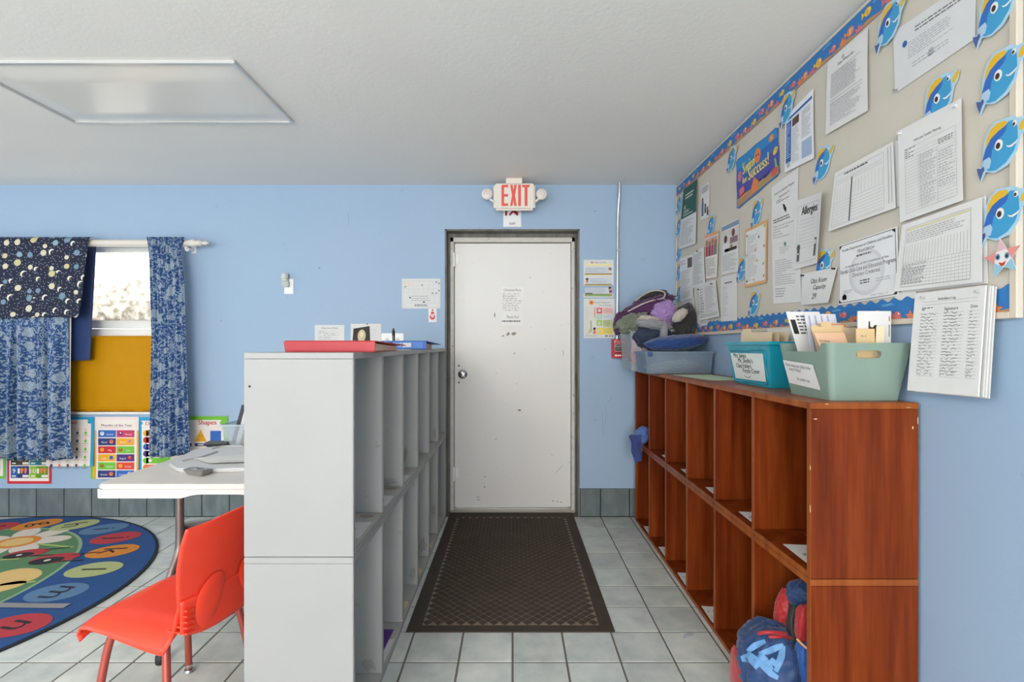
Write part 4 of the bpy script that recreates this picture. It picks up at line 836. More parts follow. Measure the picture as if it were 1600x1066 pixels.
for u, v, k, m in shp:
    if k == 'c': s.circ(u, v, .028, m)
    elif k == 't': s.poly([(u, v-.13), (u+.1, v+.1), (u-.1, v+.1)], m)
    elif k == 's': s.rect(u-.09, v-.1, u+.09, v+.1, m)
    elif k == 'd': s.poly([(u, v-.12), (u+.09, v), (u, v+.12), (u-.09, v)], m)
    else: s.circ(u, v, .028, m, n=6 if k == 'h' else 8)
    s.lift(); s.circ(u-.02, v-.01, .003, BLACK); s.circ(u+.02, v-.01, .003, BLACK); s.layer -= 1
    s.rect(u-.1, v+.13, u+.1, v+.185, NV1); s.lift().rect(u-.05, v+.148, u+.05, v+.168, WHT); s.layer -= 1
s.build('poster', 'green edged Shapes poster between curtain and grey cubbies', 'poster')
# ================================================================== WHITE FOLDING TABLE AND WHAT IS ON IT
TX, TX1, TY, TY1, TZ = -1.714, -.872, 2.10, 2.93, .74
TW = col('#d0ccc8', .45, name='table_white')
tb = thing('folding_table', 'white square plastic folding table beside the grey cubbies', 'table', ((TX+TX1)/2, (TY+TY1)/2, 0))
def rrect(x0, x1, y0, y1, r, n=5):
    P = []
    for cx, cy, a in ((x1-r, y1-r, 0), (x0+r, y1-r, 1), (x0+r, y0+r, 2), (x1-r, y0+r, 3)):
        for k in range(n+1): t = (a+k/n)*math.pi/2; P.append((cx+r*math.cos(t), cy+r*math.sin(t)))
    return P
mb = MB(); P = rrect(TX, TX1, TY, TY1, .035); mb.prism(P, lambda x, y, d: V((x, y, d)), TZ-.022, TZ, TW); mb.build('tabletop', tb, bevel=.005, smooth=40)
# moulded skirt below the rim, with the scooped underside seen at the front edge
for (a, b, fixed, ax) in ((TX+.012, TX1-.012, TY+.010, 'x'), (TX+.012, TX1-.012, TY1-.010, 'x'), (TY+.012, TY1-.012, TX+.010, 'y'), (TY+.012, TY1-.012, TX1-.010, 'y')):
    mb = MB(); n = 24
    def zz(t): k = min(1, max(0, (t-.42)/.06), max(0, (.80-t)/.06)); return TZ-.058+.016*k
    top = []; bot = []
    for i in range(n):
        t0, t1 = i/n, (i+1)/n; p0, p1 = a+(b-a)*t0, a+(b-a)*t1
        if ax == 'x': q = lambda p, z: [V((p, fixed-.008, z)), V((p, fixed+.008, z))]
        else: q = lambda p, z: [V((fixed-.008, p, z)), V((fixed+.008, p, z))]
        A, B, C_, D_ = q(p0, zz(t0)), q(p1, zz(t1)), q(p0, TZ-.0225), q(p1, TZ-.0225)
        mb.hexa([A[0], B[0], B[1], A[1]], [C_[0], D_[0], D_[1], C_[1]], TW)
    mb.build('skirt', tb)
LEG = col('#7b6f6c', .38, .75, name='bronze_steel')
def leg(x, y, s_): mb = MB(); mb.tube([(x, y, TZ-.023), (x, y, .62), (x, y, .46), (x, y-s_*.015, .40), (x, y-s_*.066, .32), (x, y-s_*.10, .2), (x, y-s_*.118, .014)], .0165, LEG, 14, 6); o = mb.build('leg', tb, smooth=50); mb = MB(); mb.lathe([(.019, 0), (.021, .006), (.021, .03), (.018, .034)], (x, y-s_*.119, .0005), (0, 0, 1), BLACK, 14); mb.build('rubber_foot', o, smooth=40)
for x in (-1.45, -.985):
    leg(x, 2.23, 1); leg(x, 2.80, -1); mb = MB(); mb.tube([(x, 2.245, .426), (x, 2.785, .426)], .009, LEG, 10); mb.build('stretcher', tb, smooth=50)
# grey tray with a sheet on it
tray = thing('plastic_tray', 'light grey shallow plastic tray with grooves on the white table', 'tray', (-1.25, 2.6, TZ)); TG = col('#cfcfd0', .4, name='grey_tray_plastic'); TGD = col('#a7a7a9', .4, name='grey_tray_groove')
tp = lambda u, v: onZ(u, v, TZ+.020)
O = [tp(262, 724), tp(300, 703), tp(335, 697.5), V((-.89, 2.86, 0)), V((-.89, 2.335, 0)), tp(330, 733), tp(275, 732)]
O = [(p.x, p.y) for p in O]; mb = MB(); cx = sum(p[0] for p in O)/7; cy = sum(p[1] for p in O)/7
mb.hexa([V((cx+(x-cx)*.97, cy+(y-cy)*.97, TZ+.0005)) for x, y in O], [V((x, y, TZ+.020)) for x, y in O], TG); mb.build('body', tray, bevel=.006, smooth=40)
for pts in ([(283, 721.5), (300, 717.5), (312, 715.5), (339, 706.5)], [(330, 702), (348, 698), (380, 697)]):
    mb = MB(); mb.tube([onZ(u, v, TZ+.0215) for u, v in pts], .006, TGD, 8, 4); o = mb.build('groove', tray, smooth=50)
s = Sheet(tp(301, 717), V((-.89, 2.70, TZ+.02)), V((-.89, 2.42, TZ+.02)), tp(328, 726), (0, 0, 1), bend=lambda u, v: .004+.012*max(0, v-.6)*(1+math.sin(7*u))/2, paper=PAPER); s.lines(.1, .75, .6, .82, 1, INKL, .5, seed=3); s.build('paper_sheet', 'white paper sheet with lifted edge lying on the grey tray', 'paper')
# silver boxy remote
c = onZ(305, 744, TZ); rm = thing('remote_control', 'small silver remote control at front of the white table', 'remote', (c.x, c.y, TZ)); SL = col('#8d8b89', .35, .4); SLT = col('#b2b0ae', .35, .3)
def rq(sx, sy, z, a=.42): cs, sn = math.cos(a), math.sin(a); return [V((c.x+i*sx*cs-j*sy*sn, c.y+.02+i*sx*sn*-1*-1+j*sy*cs, z)) for i, j in ((-1, -1), (1, -1), (1, 1), (-1, 1))]
mb = MB(); mb.hexa(rq(.042, .018, TZ+.0006, -.35), rq(.062, .028, TZ+.026, -.35), SL); mb.build('body', rm, bevel=.003, smooth=40)
for k in range(6):
    i, j = k % 3, k//3; a = -.35; cs, sn = math.cos(a), math.sin(a); x = -.035+.033*i; y = -.011+.02*j
    mb = MB(); mb.box(c.x+x*cs-y*sn-.011, c.x+x*cs-y*sn+.011, c.y+.02+x*sn+y*cs-.005, c.y+.02+x*sn+y*cs+.005, TZ+.0262, TZ+.0285, SLT if k % 2 else SL); mb.build('button', rm)
# dark eraser block
c = onZ(337, 699, TZ); er = thing('board_eraser', 'black and grey board eraser at back of the white table', 'eraser', (c.x, c.y+.03, TZ))
mb = MB(); mb.box(c.x-.055, c.x+.06, c.y, c.y+.05, TZ+.0005, TZ+.016, BLACK); mb.build('felt', er, bevel=.003); mb = MB(); mb.box(c.x-.062, c.x+.062, c.y-.002, c.y+.052, TZ+.0163, TZ+.028, col('#44474a', .4)); mb.build('grip', er, bevel=.003)
# clear bin with tablets
bx0, bx1, by0, by1 = -1.62, -1.44, 2.74, 2.90
def open_bin(nm, par, bx, tx, z0, z1, m, t=.003, rim=.008, rimh=.012, cut=None):      # bx/tx: (x0,x1,y0,y1) at bottom/top; four walls and floor in one shell, rim as own part
    mb = MB(); q = lambda r, z, e: [V((r[0]+e, r[2]+e, z)), V((r[1]-e, r[2]+e, z)), V((r[1]-e, r[3]-e, z)), V((r[0]+e, r[3]-e, z))]
    ob, ot, ib, it = q(bx, z0, 0), q(tx, z1, 0), q(bx, z0+t, t), q(tx, z1, t); b = mb.pts(ob+ot+ib+it)
    mb.face([b+3, b+2, b+1, b], m); mb.face([b+8, b+9, b+10, b+11], m)
    for i in range(4):
        j = (i+1) % 4; mb.face([b+i, b+j, b+4+j, b+4+i], m); mb.face([b+8+j, b+8+i, b+12+i, b+12+j], m); mb.face([b+4+i, b+4+j, b+12+j, b+12+i], m)
    o = mb.build(nm, par, bevel=.004, smooth=50); mb = MB(); r0 = (tx[0]-rim, tx[1]+rim, tx[2]-rim, tx[3]+rim)
    A, B = q(r0, z1-rimh, 0), q(tx, z1-rimh, -.0006); C_, D_ = q(r0, z1, 0), q(tx, z1, -.0006); b = mb.pts(A+B+C_+D_)
    for i in range(4):
        j = (i+1) % 4; mb.face([b+i, b+j, b+8+j, b+8+i], m); mb.face([b+4+j, b+4+i, b+12+i, b+12+j], m); mb.face([b+8+i, b+8+j, b+12+j, b+12+i], m); mb.face([b+j, b+i, b+4+i, b+4+j], m)
    mb.build('rim', par, bevel=.001, seg=1); return o
TZB = TZ
p0 = onZ(354, 696.5, TZ); cb = thing('storage_bin', 'clear plastic bin at back of the white table holding dark tablets', 'bin', (p0.x+.1, p0.y+.1, TZ))
open_bin('bin_body', cb, (p0.x+.005, p0.x+.32, p0.y-.02, p0.y+.15), (p0.x-.015, p0.x+.33, p0.y-.035, p0.y+.165), TZ+.0006, TZ+.125, CLEAR)
for k, (dx, dy, rx) in enumerate(((.014, .02, .3), (.034, .055, .34), (.055, .09, .30))):
    tt_ = thing('tablet', ('dark tablet with silver edge leaning out of the clear bin', 'second dark tablet behind the silver edged one in clear bin', 'third dark tablet at back of the clear bin')[k], 'tablet', (p0.x+dx, p0.y+dy, TZ+.006))
    M_ = Matrix.Translation((p0.x+dx, p0.y+dy, TZ+.008)) @ Matrix.Rotation(.24, 4, 'Y') @ Matrix.Rotation(-.05, 4, 'X')
    mb = MB(); mb.box(0, .17, 0, .012, 0, .235, col('#24262a', .3), M_); mb.build('case', tt_, bevel=.003); mb = MB(); mb.box(.025, .05, -.0012, -.0001, .002, .232, col('#c6c7ca', .3), M_); mb.box(.0, .17, -.0006, -.0002, .2305, .2345, SLT, M_); mb.build('silver_strip', tt_)
# grey waste basket under the table
wb = thing('waste_basket', 'grey plastic waste basket with black liner under the white table', 'waste basket', (-1.43, 2.56, 0)); WG = col('#7f8183', .45)
M_ = Matrix.Translation((-1.43, 2.56, 0)) @ Matrix.Rotation(.62, 4, 'Z'); mb = MB(); t = .004
def ring4(hx, hy, z): return [M_ @ V((x, y, z)) for x, y in ((-hx, -hy), (hx, -hy), (hx, hy), (-hx, hy))]
b = mb.pts(ring4(.135, .095, .001)+ring4(.185, .135, .415)+ring4(.131, .091, .006)+ring4(.181, .131, .415))
mb.face([b+3, b+2, b+1, b], WG); mb.face([b+8, b+9, b+10, b+11], WG)
for i in range(4): j = (i+1) % 4; mb.face([b+i, b+j, b+4+j, b+4+i], WG); mb.face([b+8+j, b+8+i, b+12+i, b+12+j], WG); mb.face([b+4+i, b+4+j, b+12+j, b+12+i], WG)
mb.build('basket', wb, bevel=.006, smooth=50)
mb = MB(); RIMG = col('#a3a5a6', .4); P = ring4(.190, .140, .416); mb.tube([P[0]]+[P[0].lerp(P[1], k/3) for k in (1, 2, 3)]+[P[1].lerp(P[2], k/3) for k in (1, 2, 3)]+[P[2].lerp(P[3], k/3) for k in (1, 2, 3)]+[P[3].lerp(P[0], k/3) for k in (1, 2, 3)], .007, RIMG, 8, 1, smooth=False); mb.build('rim', wb, smooth=50)
BAG = col('#1c1c1e', .4); mb = MB()
mb.grid(lambda a, b_: M_ @ V(((a-.5)*.33, (b_-.5)*.235, .31+.03*noise.noise(V((a*5, b_*5, 1)))+.045*(abs(a-.5)*2)**3+.03*(abs(b_-.5)*2)**3)), 26, 20, BAG); o = mb.build('liner', wb, smooth=70, recalc=False)
# ================================================================== RED CHAIR
CF = V((-.978, .208, 0)); CS = V((.208, .978, 0)); CO = V((-1.165, 1.83, 0))      # facing, sitter's right (far side), seat centre
chair = thing('school_chair', 'red moulded plastic school chair facing the rug beside the grey cubbies', 'chair', CO)
def cp(f, s, z): return CO+CF*f+CS*s+V((0, 0, z))
prof = [(.212, .362), (.220, .384), (.210, .405), (.18, .417), (.11, .418), (.04, .410), (-.04, .402), (-.10, .402), (-.14, .412), (-.165, .436), (-.178, .475), (-.184, .54), (-.194, .61), (-.208, .68), (-.222, .735), (-.226, .748)]
hw = [.205, .208, .208, .208, .208, .207, .205, .202, .196, .188, .186, .196, .205, .206, .198, .170]
def shell(a, b):
    x = b*(len(prof)-1); i = min(int(x), len(prof)-2); t = x-i; f = prof[i][0]*(1-t)+prof[i+1][0]*t; z = prof[i][1]*(1-t)+prof[i+1][1]*t; w = hw[i]*(1-t)+hw[i+1]*t
    s_ = (a-.5)*2; seatk = max(0, min(1, (9.2-x)/2)); bk = 1-seatk
    roll = abs(s_)**5; dish = -.012*(1-s_*s_)*seatk*min(1, max(0, x-2)/2)
    z2 = z+dish-seatk*roll*(.022+.048*min(1, max(0, (x-2)/5)))
    f2 = f+bk*(.030*s_*s_)
    if x > 14: z2 -= .02*s_*s_*(x-14)
    return cp(f2, w*s_*(1+.0*roll), z2)
mb = MB(); mb.grid(shell, 36, 60, REDP); o = mb.build('shell', chair, smooth=60, recalc=False); mod(o, 'SOLIDIFY', thickness=.006, offset=0)
# rear bosses of the backrest
for sg in (-1, 1):
    mb = MB(); c = V((-.188, sg*.092, .468))
    def boss(a, b, c=c, sg=sg):
        th = 2*math.pi*a; r = b; w = .052*(1+.15*math.sin(th))
        y = c.y+w*r*math.cos(th)+sg*-.020*r*math.sin(th); z = c.z+.080*r*math.sin(th); s_ = y/.2
        fx_ = -.1866-.026*max(0, (z-.49)/.27)+.022*s_*s_
        return cp(fx_-.006*(1-r**4), y, z)
    mb.grid(boss, 32, 10, REDP); mb.build('rear_boss', chair, smooth=60, recalc=False)
    for k, (z0, f0) in enumerate(((.398, -.112), (.416, -.145), (.434, -.163), (.452, -.171), (.470, -.176))):      # stiffening ribs where seat turns into back
        mb = MB(); y0, y1 = sorted((sg*.150, sg*.186)); fb_ = -.150-.012*k/4 if k == 0 else -.181
        mb.hexa([cp(-.184, y0, z0), cp(f0+.004, y0, z0), cp(f0+.004, y1, z0-.006), cp(-.180, y1, z0-.006)], [cp(-.184, y0, z0+.005), cp(f0+.004, y0, z0+.005), cp(f0+.004, y1, z0-.001), cp(-.180, y1, z0-.001)], REDP); mb.build('rib', chair, bevel=.001, seg=1)
mb = MB(); mb.grid(lambda a, b: cp(-.183+.022*((a-.5)*2)**2, (a-.5)*.376, .368+.03*abs((a-.5)*2)**4+(.500-.368-.03*abs((a-.5)*2)**4)*b), 30, 10, REDP); o = mb.build('rear_skirt', chair, smooth=60, recalc=False); mod(o, 'SOLIDIFY', thickness=.005, offset=0)
LEGR = col('#b4564c', .3, .55, name='reddish_steel')
for sg in (-1, 1):
    for fr in (1, -1):
        mb = MB(); y = sg*.135
        if fr > 0: path = [cp(-.02, y, .366), cp(.08, y*1.02, .366), cp(.128, y*1.08, .356), cp(.150, y*1.16, .32), cp(.165, y*1.28, .20), cp(.178, y*1.42, .02)]
        else: path = [cp(-.0, y, .366), cp(-.035, y*1.02, .366), cp(-.062, y*1.08, .356), cp(-.075, y*1.16, .32), cp(-.095, y*1.28, .20), cp(-.12, y*1.42, .02)]
        mb.tube(path, .0125, LEGR, 12, 6); l = mb.build('leg', chair, smooth=50); e = path[-1]; mb = MB(); mb.lathe([(.017, 0), (.019, .004), (.016, .012), (.010, .014), (.010, .022), (.015, .024), (.015, .032)], (e.x, e.y, .0005), (0, 0, 1), CHROME, 16); mb.build('glide', l, smooth=40)
mb = MB(); mb.tube([cp(-.02, -.135, .362), cp(-.02, .135, .362)], .011, LEGR, 10); mb.build('cross_brace', chair, smooth=50)
# ================================================================== RUG
rug = thing('alphabet_rug', 'blue oval alphabet rug with green centre and coloured letter discs', 'rug', (RUGC[0], RUGC[1], 0))
RB, RG, RK = rugpile('#1f4b83'), rugpile('#557f5a'), rugpile('#20242c'); rx, ry_ = RUGC
def clipx(pts): return [(max(x, XL+.02), y) for x, y in pts]
def flatp(nm, pts, m, z0, z1, par=rug): mb = MB(); mb.hexa([V((x, y, z0)) for x, y in pts], [V((x, y, z1)) for x, y in pts], m); return mb.build(nm, par)
flatp('bound_edge', ell(rx, ry_, RUGA, RUGB, 96), RK, .0004, .0085); flatp('pile_field', ell(rx, ry_, RUGA-.018, RUGB-.018, 96), RB, .0087, .010)
flatp('green_field', ell(rx, ry_, .82, 1.0, 72), rugpile('#88a884'), .0102, .0106); flatp('green_field', ell(rx, ry_, .80, .98, 72), RG, .0107, .0112)
RR, RO, RY_, RLB = rugpile('#b03640'), rugpile('#d08230'), rugpile('#aab37c'), rugpile('#56799e'); IK = rugpile('#1d2228')
letters = [('f', -12, 828, RR, 60), ('g', 58, 822, RO, 38), ('h', 117, 823, RY_, 28), ('i', 163, 829, RLB, 18), ('j', 181, 843, RR, 10), ('k', 176, 864, RO, 8), ('l', 147, 893, RY_, 3), ('m', 89, 929, RLB, -8), ('n', 25, 981, RR, -12)]
for ch, u, v, m, ang in letters:
    p = onZ(u, v); th = math.atan2(p.y-ry_, p.x-rx); d = flatp('letter_disc', ell(p.x, p.y, .142, .106, 28, th*.35+.1), m, .0115, .0120)
    vs, fs = glyphs(ch); xs_ = [q[0] for q in vs]; ysn = [q[1] for q in vs]; cx, cy = (min(xs_)+max(xs_))/2, (min(ysn)+max(ysn))/2; a = math.radians(ang); upv = V((math.cos(a), math.sin(a))); rt = V((math.sin(a), -math.cos(a))); k = .20
    mb = MB(); b = mb.pts([V((p.x+rt.x*(x-cx)*k+upv.x*(y-cy)*k, p.y+rt.y*(x-cx)*k+upv.y*(y-cy)*k, .0126)) for x, y in vs])
    for f in fs: mb.face([b+i for i in f], IK)
    mb.build('letter', d, recalc=False)
# flower, ladybirds and leaves woven in the middle
c = onZ(26, 850); RW, RCR = rugpile('#d5cbbf'), rugpile('#d9b876')
for k in range(7):
    a = k*2*math.pi/7+.25; flatp('petal', ell(c.x+.19*math.cos(a), c.y+.18*math.sin(a), .115, .07, 20, a), RW, .0115, .0119)
flatp('flower_heart', ell(c.x, c.y, .13, .11, 24), RO, .0121, .0125); flatp('flower_heart', ell(c.x, c.y, .09, .075, 24), RCR, .0126, .0130)
for u, v, w in ((42, 868, .11), (86, 876, .125)):
    p = onZ(u, v); flatp('ladybird', ell(p.x, p.y, w, w*.62, 22, .3), RR, .0131, .0135); flatp('ladybird', ell(p.x-.02, p.y-.035, w*.7, w*.42, 20, .3), IK, .0136, .0139); flatp('ladybird', ell(p.x-.02, p.y-.03, w*.14, w*.14, 10), RW, .0140, .0142)
    for s_ in (-1, 1): flatp('ladybird', [(p.x+.06, p.y+s_*.05), (p.x+.06, p.y+s_*.05+.012), (p.x+.19, p.y+s_*.06+.04), (p.x+.19, p.y+s_*.06+.028)], IK, .0140, .0142)
p = onZ(25, 904); flatp('petal', ell(p.x, p.y, .10, .14, 22, 1.2), RCR, .0115, .0119); p = onZ(2, 922); flatp('petal', ell(p.x, p.y, .06, .10, 20, -.8), RCR, .0115, .0119)
for q in ([(60, 853), (114, 858)], [(0, 918), (55, 912)], [(0, 878), (30, 876)]):
    a, b = onZ(*q[0]), onZ(*q[1]); n_ = V((-(b-a).y, (b-a).x, 0)).normalized()*.010; flatp('stem_line', [((a+n_).x, (a+n_).y), ((b+n_).x, (b+n_).y), ((b-n_).x, (b-n_).y), ((a-n_).x, (a-n_).y)], rugpile('#a9b765'), .0115, .0119)
a, b = onZ(-20, 953), onZ(112, 947)
mb = MB(); mb.grid(lambda s_, t: V((a.x-.4+(b.x-a.x+.4)*s_, 2.555+.022*(t-.5)*2+.006*math.sin(5*s_), .0146+.0008*noise.noise(V((s_*40, t*3, 0))))), 40, 3, col('#9b9a99', .45, .3)); o = mb.build('tape_strip', loc=(-2.7, 2.55, .014), recalc=False); mod(o, 'SOLIDIFY', thickness=.0006); tag(o, 'strip of grey duct tape stuck across the alphabet rug', 'tape')
# ================================================================== DOOR MAT
MX0, MX1, MY0, MY1 = -.487, .467, 2.335, 3.992
dm = thing('door_mat', 'dark brown ribbed rubber mat in front of the white door', 'mat', ((MX0+MX1)/2, (MY0+MY1)/2, 0))
mb = MB(); mb.box(MX0, MX1, MY0, MY1, .0003, .0042, MATR); mb.build('mat_base', dm)
for k, (a, b) in enumerate(((0, .018), (.021, .032), (.035, .046))):
    z = .0055+.0007*k
    for r in ((MX0+a, MX1-a, MY0+a, MY0+b), (MX0+a, MX1-a, MY1-b, MY1-a), (MX0+a, MX0+b, MY0+b, MY1-b), (MX1-b, MX1-a, MY0+b, MY1-b)):
        mb = MB(); mb.box(*r, .0046, z, MATR); mb.build('border_ridge', dm, bevel=.001, seg=1)
dg_ = .052; h_ = dg_/2-.0030
pm = MB(); pm.hexa([V((h_, 0, 0)), V((0, h_, 0)), V((-h_, 0, 0)), V((0, -h_, 0))], [V((h_*.86, 0, .0032)), V((0, h_*.86, .0032)), V((-h_*.86, 0, .0032)), V((0, -h_*.86, .0032))], MATR); pad_me = pm.mesh('mat_pad', V((0, 0, 0)))
pads = []; nx = int((MX1-MX0-.10)/dg_); ny = int((MY1-MY0-.10)/dg_); ox = (MX0+MX1)/2-nx*dg_/2; oy = MY0+.05
for j in range(2*ny-1):
    for i in range(nx if j % 2 == 0 else nx-1): pads.append((oy+dg_/2*(j+1), ox+dg_*(i+.5+.5*(j % 2))))
pads.sort(); rest = MB()
mb = MB(); mb.box(ox+.004, ox+nx*dg_-.004, oy+.004, oy+ny*dg_-.004, .00425, .0046, MATL); mb.build('rib_field', dm)
for k, (y, x) in enumerate(pads):
    if k < 300: o = bpy.data.objects.new('mat_pad', pad_me); COL.objects.link(o); o.parent = dm; o.location = V((x, y, .0046))-WL[dm.name]
    else: rest.hexa([V((x+a*h_, y+b*h_, .0046)) for a, b in ((1, 0), (0, 1), (-1, 0), (0, -1))], [V((x+a*h_*.86, y+b*h_*.86, .0078)) for a, b in ((1, 0), (0, 1), (-1, 0), (0, -1))], MATR)
o = rest.build('mat_pads_beyond', dm); o['kind'] = 'stuff'
# foil scrap on the tiles
c = onZ(1075, 995); mb = MB(); R = random.Random(4)
mb.grid(lambda a, b: V((c.x-.028+.056*a+.008*b, c.y-.02+.03*a+.012*b, .001+.012*abs(math.sin(4*a+3*b)))), 10, 6, col('#aab0bd', .3, .4)); o = mb.build('foil_scrap', loc=(c.x, c.y, 0), recalc=False); mod(o, 'SOLIDIFY', thickness=.0008); tag(o, 'crumpled scrap of silver wrapper on the floor tiles', 'litter')
# ================================================================== BINS AND CLOTHES ON THE WOODEN UNIT
ZW = RZT
SAGE = col('#7f958a', .45, name='sage_plastic')
gb = thing('storage_bin', 'sage green bin with handle slot at near end of wooden cubby top', 'bin', (1.12, 1.75, ZW))
B0, B1, zB0, zB1 = (1.016, 1.231, 1.636, 1.866), (.990, 1.249, 1.602, 1.900), ZW+.0006, 1.318
def corner_ring(r, z, rad=.02, n=4, e=0): return [V((x, y, z)) for x, y in rrect(r[0]+e, r[1]-e, r[2]+e, r[3]-e, rad, n)]
def interp(z): k = (z-zB0)/(zB1-zB0); return tuple(a+(b-a)*k for a, b in zip(B0, B1))
mb = MB(); t = .003
# walls as panels so that the dip on the aisle side and the slot on the near side are real openings
def wallpanel(P00, P10, P11, P01, nrm, polyuv):      # bilinear panel; polyuv list of convex polygons in 0..1
    for pl in polyuv:
        pt = lambda u, v: (P00*(1-u)+P10*u)*(1-v)+(P01*(1-u)+P11*u)*v
        f = [pt(u, v) for u, v in pl]; mb.hexa(f, [p+nrm*t for p in f], SAGE)
c0 = [V((B0[0], B0[2], zB0)), V((B0[1], B0[2], zB0)), V((B0[1], B0[3], zB0)), V((B0[0], B0[3], zB0))]; c1 = [V((B1[0], B1[2], zB1)), V((B1[1], B1[2], zB1)), V((B1[1], B1[3], zB1)), V((B1[0], B1[3], zB1))]
# near wall with stadium slot (u .26-.62, v .79-.92 roughly)
s0, s1, v0, v1 = .335, .655, .735, .872; rr_ = (v1-v0)/2*.185/.25
slot_L = [(s0+rr_-rr_*math.sin(a), (v0+v1)/2-(v1-v0)/2*math.cos(a)) for a in [math.pi*k/8 for k in range(9)]]
slot_R = [(s1-rr_+rr_*math.sin(a), (v0+v1)/2-(v1-v0)/2*math.cos(a)) for a in [math.pi*k/8 for k in range(9)]]
near = [[(0, 0), (1, 0), (1, v0), (0, v0)], [(0, v1), (1, v1), (1, 1), (0, 1)]]
for a, b in zip(slot_L, slot_L[1:]): near.append([(0, a[1]), a, b, (0, b[1])])
for a, b in zip(slot_R, slot_R[1:]): near.append([a, (1, a[1]), (1, b[1]), b])
near = [[(max(u, .09), v) for u, v in pl] for pl in near]
wallpanel(c0[0], c0[1], c1[1], c1[0], V((0, 1, 0)), near)
dv = .845
aisle = [[(0, 0), (1, 0), (1, dv), (0, dv)], [(0, dv), (.10, dv), (.04, 1), (0, 1)], [(.80, dv), (1, dv), (1, 1), (.86, 1)], [(.10, dv), (.10, dv), (.04, 1)]][:3]
aisle = [[(min(u, .92), v) for u, v in pl] for pl in aisle]
wallpanel(c0[3], c0[0], c1[0], c1[3], V((1, 0, 0)), aisle)
wallpanel(c0[1], c0[2], c1[2], c1[1], V((-1, 0, 0)), [[(0, 0), (1, 0), (1, 1), (0, 1)]]); wallpanel(c0[2], c0[3], c1[3], c1[2], V((0, -1, 0)), [[(0, 0), (1, 0), (1, 1), (0, 1)]])
mb.hexa(c0, [p+V((0, 0, t)) for p in c0], SAGE)
for k in range(6):
    def arc(t_, c, a, b): A = c[0].lerp(c[3], .08); B = c[0].lerp(c[1], .09); return A*(1-t_)**2+c[0]*2*t_*(1-t_)+B*t_**2
    t0, t1 = k/6, (k+1)/6; f = [arc(t0, c0, 0, 0), arc(t1, c0, 0, 0), arc(t1, c1, 0, 0), arc(t0, c1, 0, 0)]; n_ = V((1-(t0+t1)/2, (t0+t1)/2, 0)).normalized()
    mb.hexa(f, [p+n_*t for p in f], SAGE)
mb.build('bin_body', gb)
s = Sheet(V((B0[0]-.0215, 1.882, 1.257)), V((B0[0]-.019, 1.700, 1.246)), V((B0[0]-.004, 1.682, 1.163)), V((B0[0]-.0060, 1.868, 1.174)), (-1, 0, 0), off=.0012)
s.text('Please check your child\'s folder', .06, .24, .013, INK, 'L', shear=.15, wid=.155); s.text('every Friday!', .14, .42, .014, INK, 'L', shear=.15, wid=.075); s.text('No smaller cups', .34, .78, .011, INK, 'L', shear=.15, wid=.075); s.build('paper_label', parent=gb)
MAN = col('#e0cba8', .7, name='manila_card'); MAN2 = col('#d6b98c', .7, name='manila_card_dark'); MANP = col('#dfb596', .7, name='peach_card')
def folder(label, pts, n, m, th=.003, nm='folder', text=None, tab=None, deco=None):
    P = [V(p) for p in pts]; s = Sheet(*P, n=n, paper=m, off=.0)
    if text: s.text(text[0], text[1], text[2], text[3], INK, 'L')
    if deco: deco(s)
    o = s.build(nm, label, 'folder' if nm == 'folder' else 'paper', thick=th)
    if tab: mb = MB(); a, b = tab; n_ = s.n*th; f = [s.P(a, 0), s.P(b, 0), s.P(b-.03, -.07), s.P(a+.03, -.07)]; mb.hexa(f, [q-n_ for q in f], m); mb.build('tab', o)
    return o
BY = .0
def fp(u, v, Y): return at(u, v, Y)
zi = ZW+.012
def stand(label, X0, X1, Y, ztop, lean=0, m=MAN, **kw):      # a folder standing across the bin, facing the camera
    return folder(label, [V((X0+lean, Y, ztop)), V((X1+lean, Y, ztop)), V((X1, Y-.004, zi)), V((X0, Y-.004, zi))], (0, -1, 0), m, **kw)
stand('peach folder tilted out of the sage bin dip', 1.085, 1.185, 1.70, 1.352, -.085, MANP, text=('Friday', .08, .15, .010))
stand('manila folder just behind the tilted peach folder', 1.085, 1.19, 1.735, 1.374, -.075, MAN2, tab=(.35, .7))
stand('manila folder leaning against the printed sheets', 1.09, 1.20, 1.765, 1.380, -.06, MAN)
def pr_(s): s.lines(.25, .05, .9, .3, 6, INK, .5, seed=3); s.rect(.05, .1, .2, .28, BLACK)
stand('white printed sheets standing slanted at far end of sage bin', 1.07, 1.19, 1.845, 1.432, -.085, PAPER, nm='printed_sheet', deco=pr_)
stand('second printed sheet with lilac bars beside the slanted sheets', 1.09, 1.20, 1.825, 1.422, -.05, col('#d3d6e0', .7), nm='printed_sheet', deco=lambda s: [s.rect(.1+.2*k, .02, .16+.2*k, .5, col('#a6a9bd', .7)) for k in range(4)])
stand('peach folder upright in the middle of the sage bin', 1.10, 1.185, 1.80, 1.388, -.03, MANP)
stand('orange tinted folder next to the lilac barred sheet', 1.105, 1.18, 1.785, 1.384, -.018, col('#d99a6c', .7))
stand('pale manila folder right of the peach one in sage bin', 1.125, 1.21, 1.755, 1.372, -.012, MAN)
stand('slim manila folder standing behind the animal picture', 1.14, 1.215, 1.69, 1.366, -.004, MAN)
stand('manila folder with small black writing in front of animal picture', 1.112, 1.172, 1.652, 1.364, -.004, MAN2, text=('Ms. K', .25, .12, .006))
stand('slim cream folder edge leaning before the animal picture', 1.160, 1.186, 1.648, 1.372, .012, col('#e4d4b4', .7))
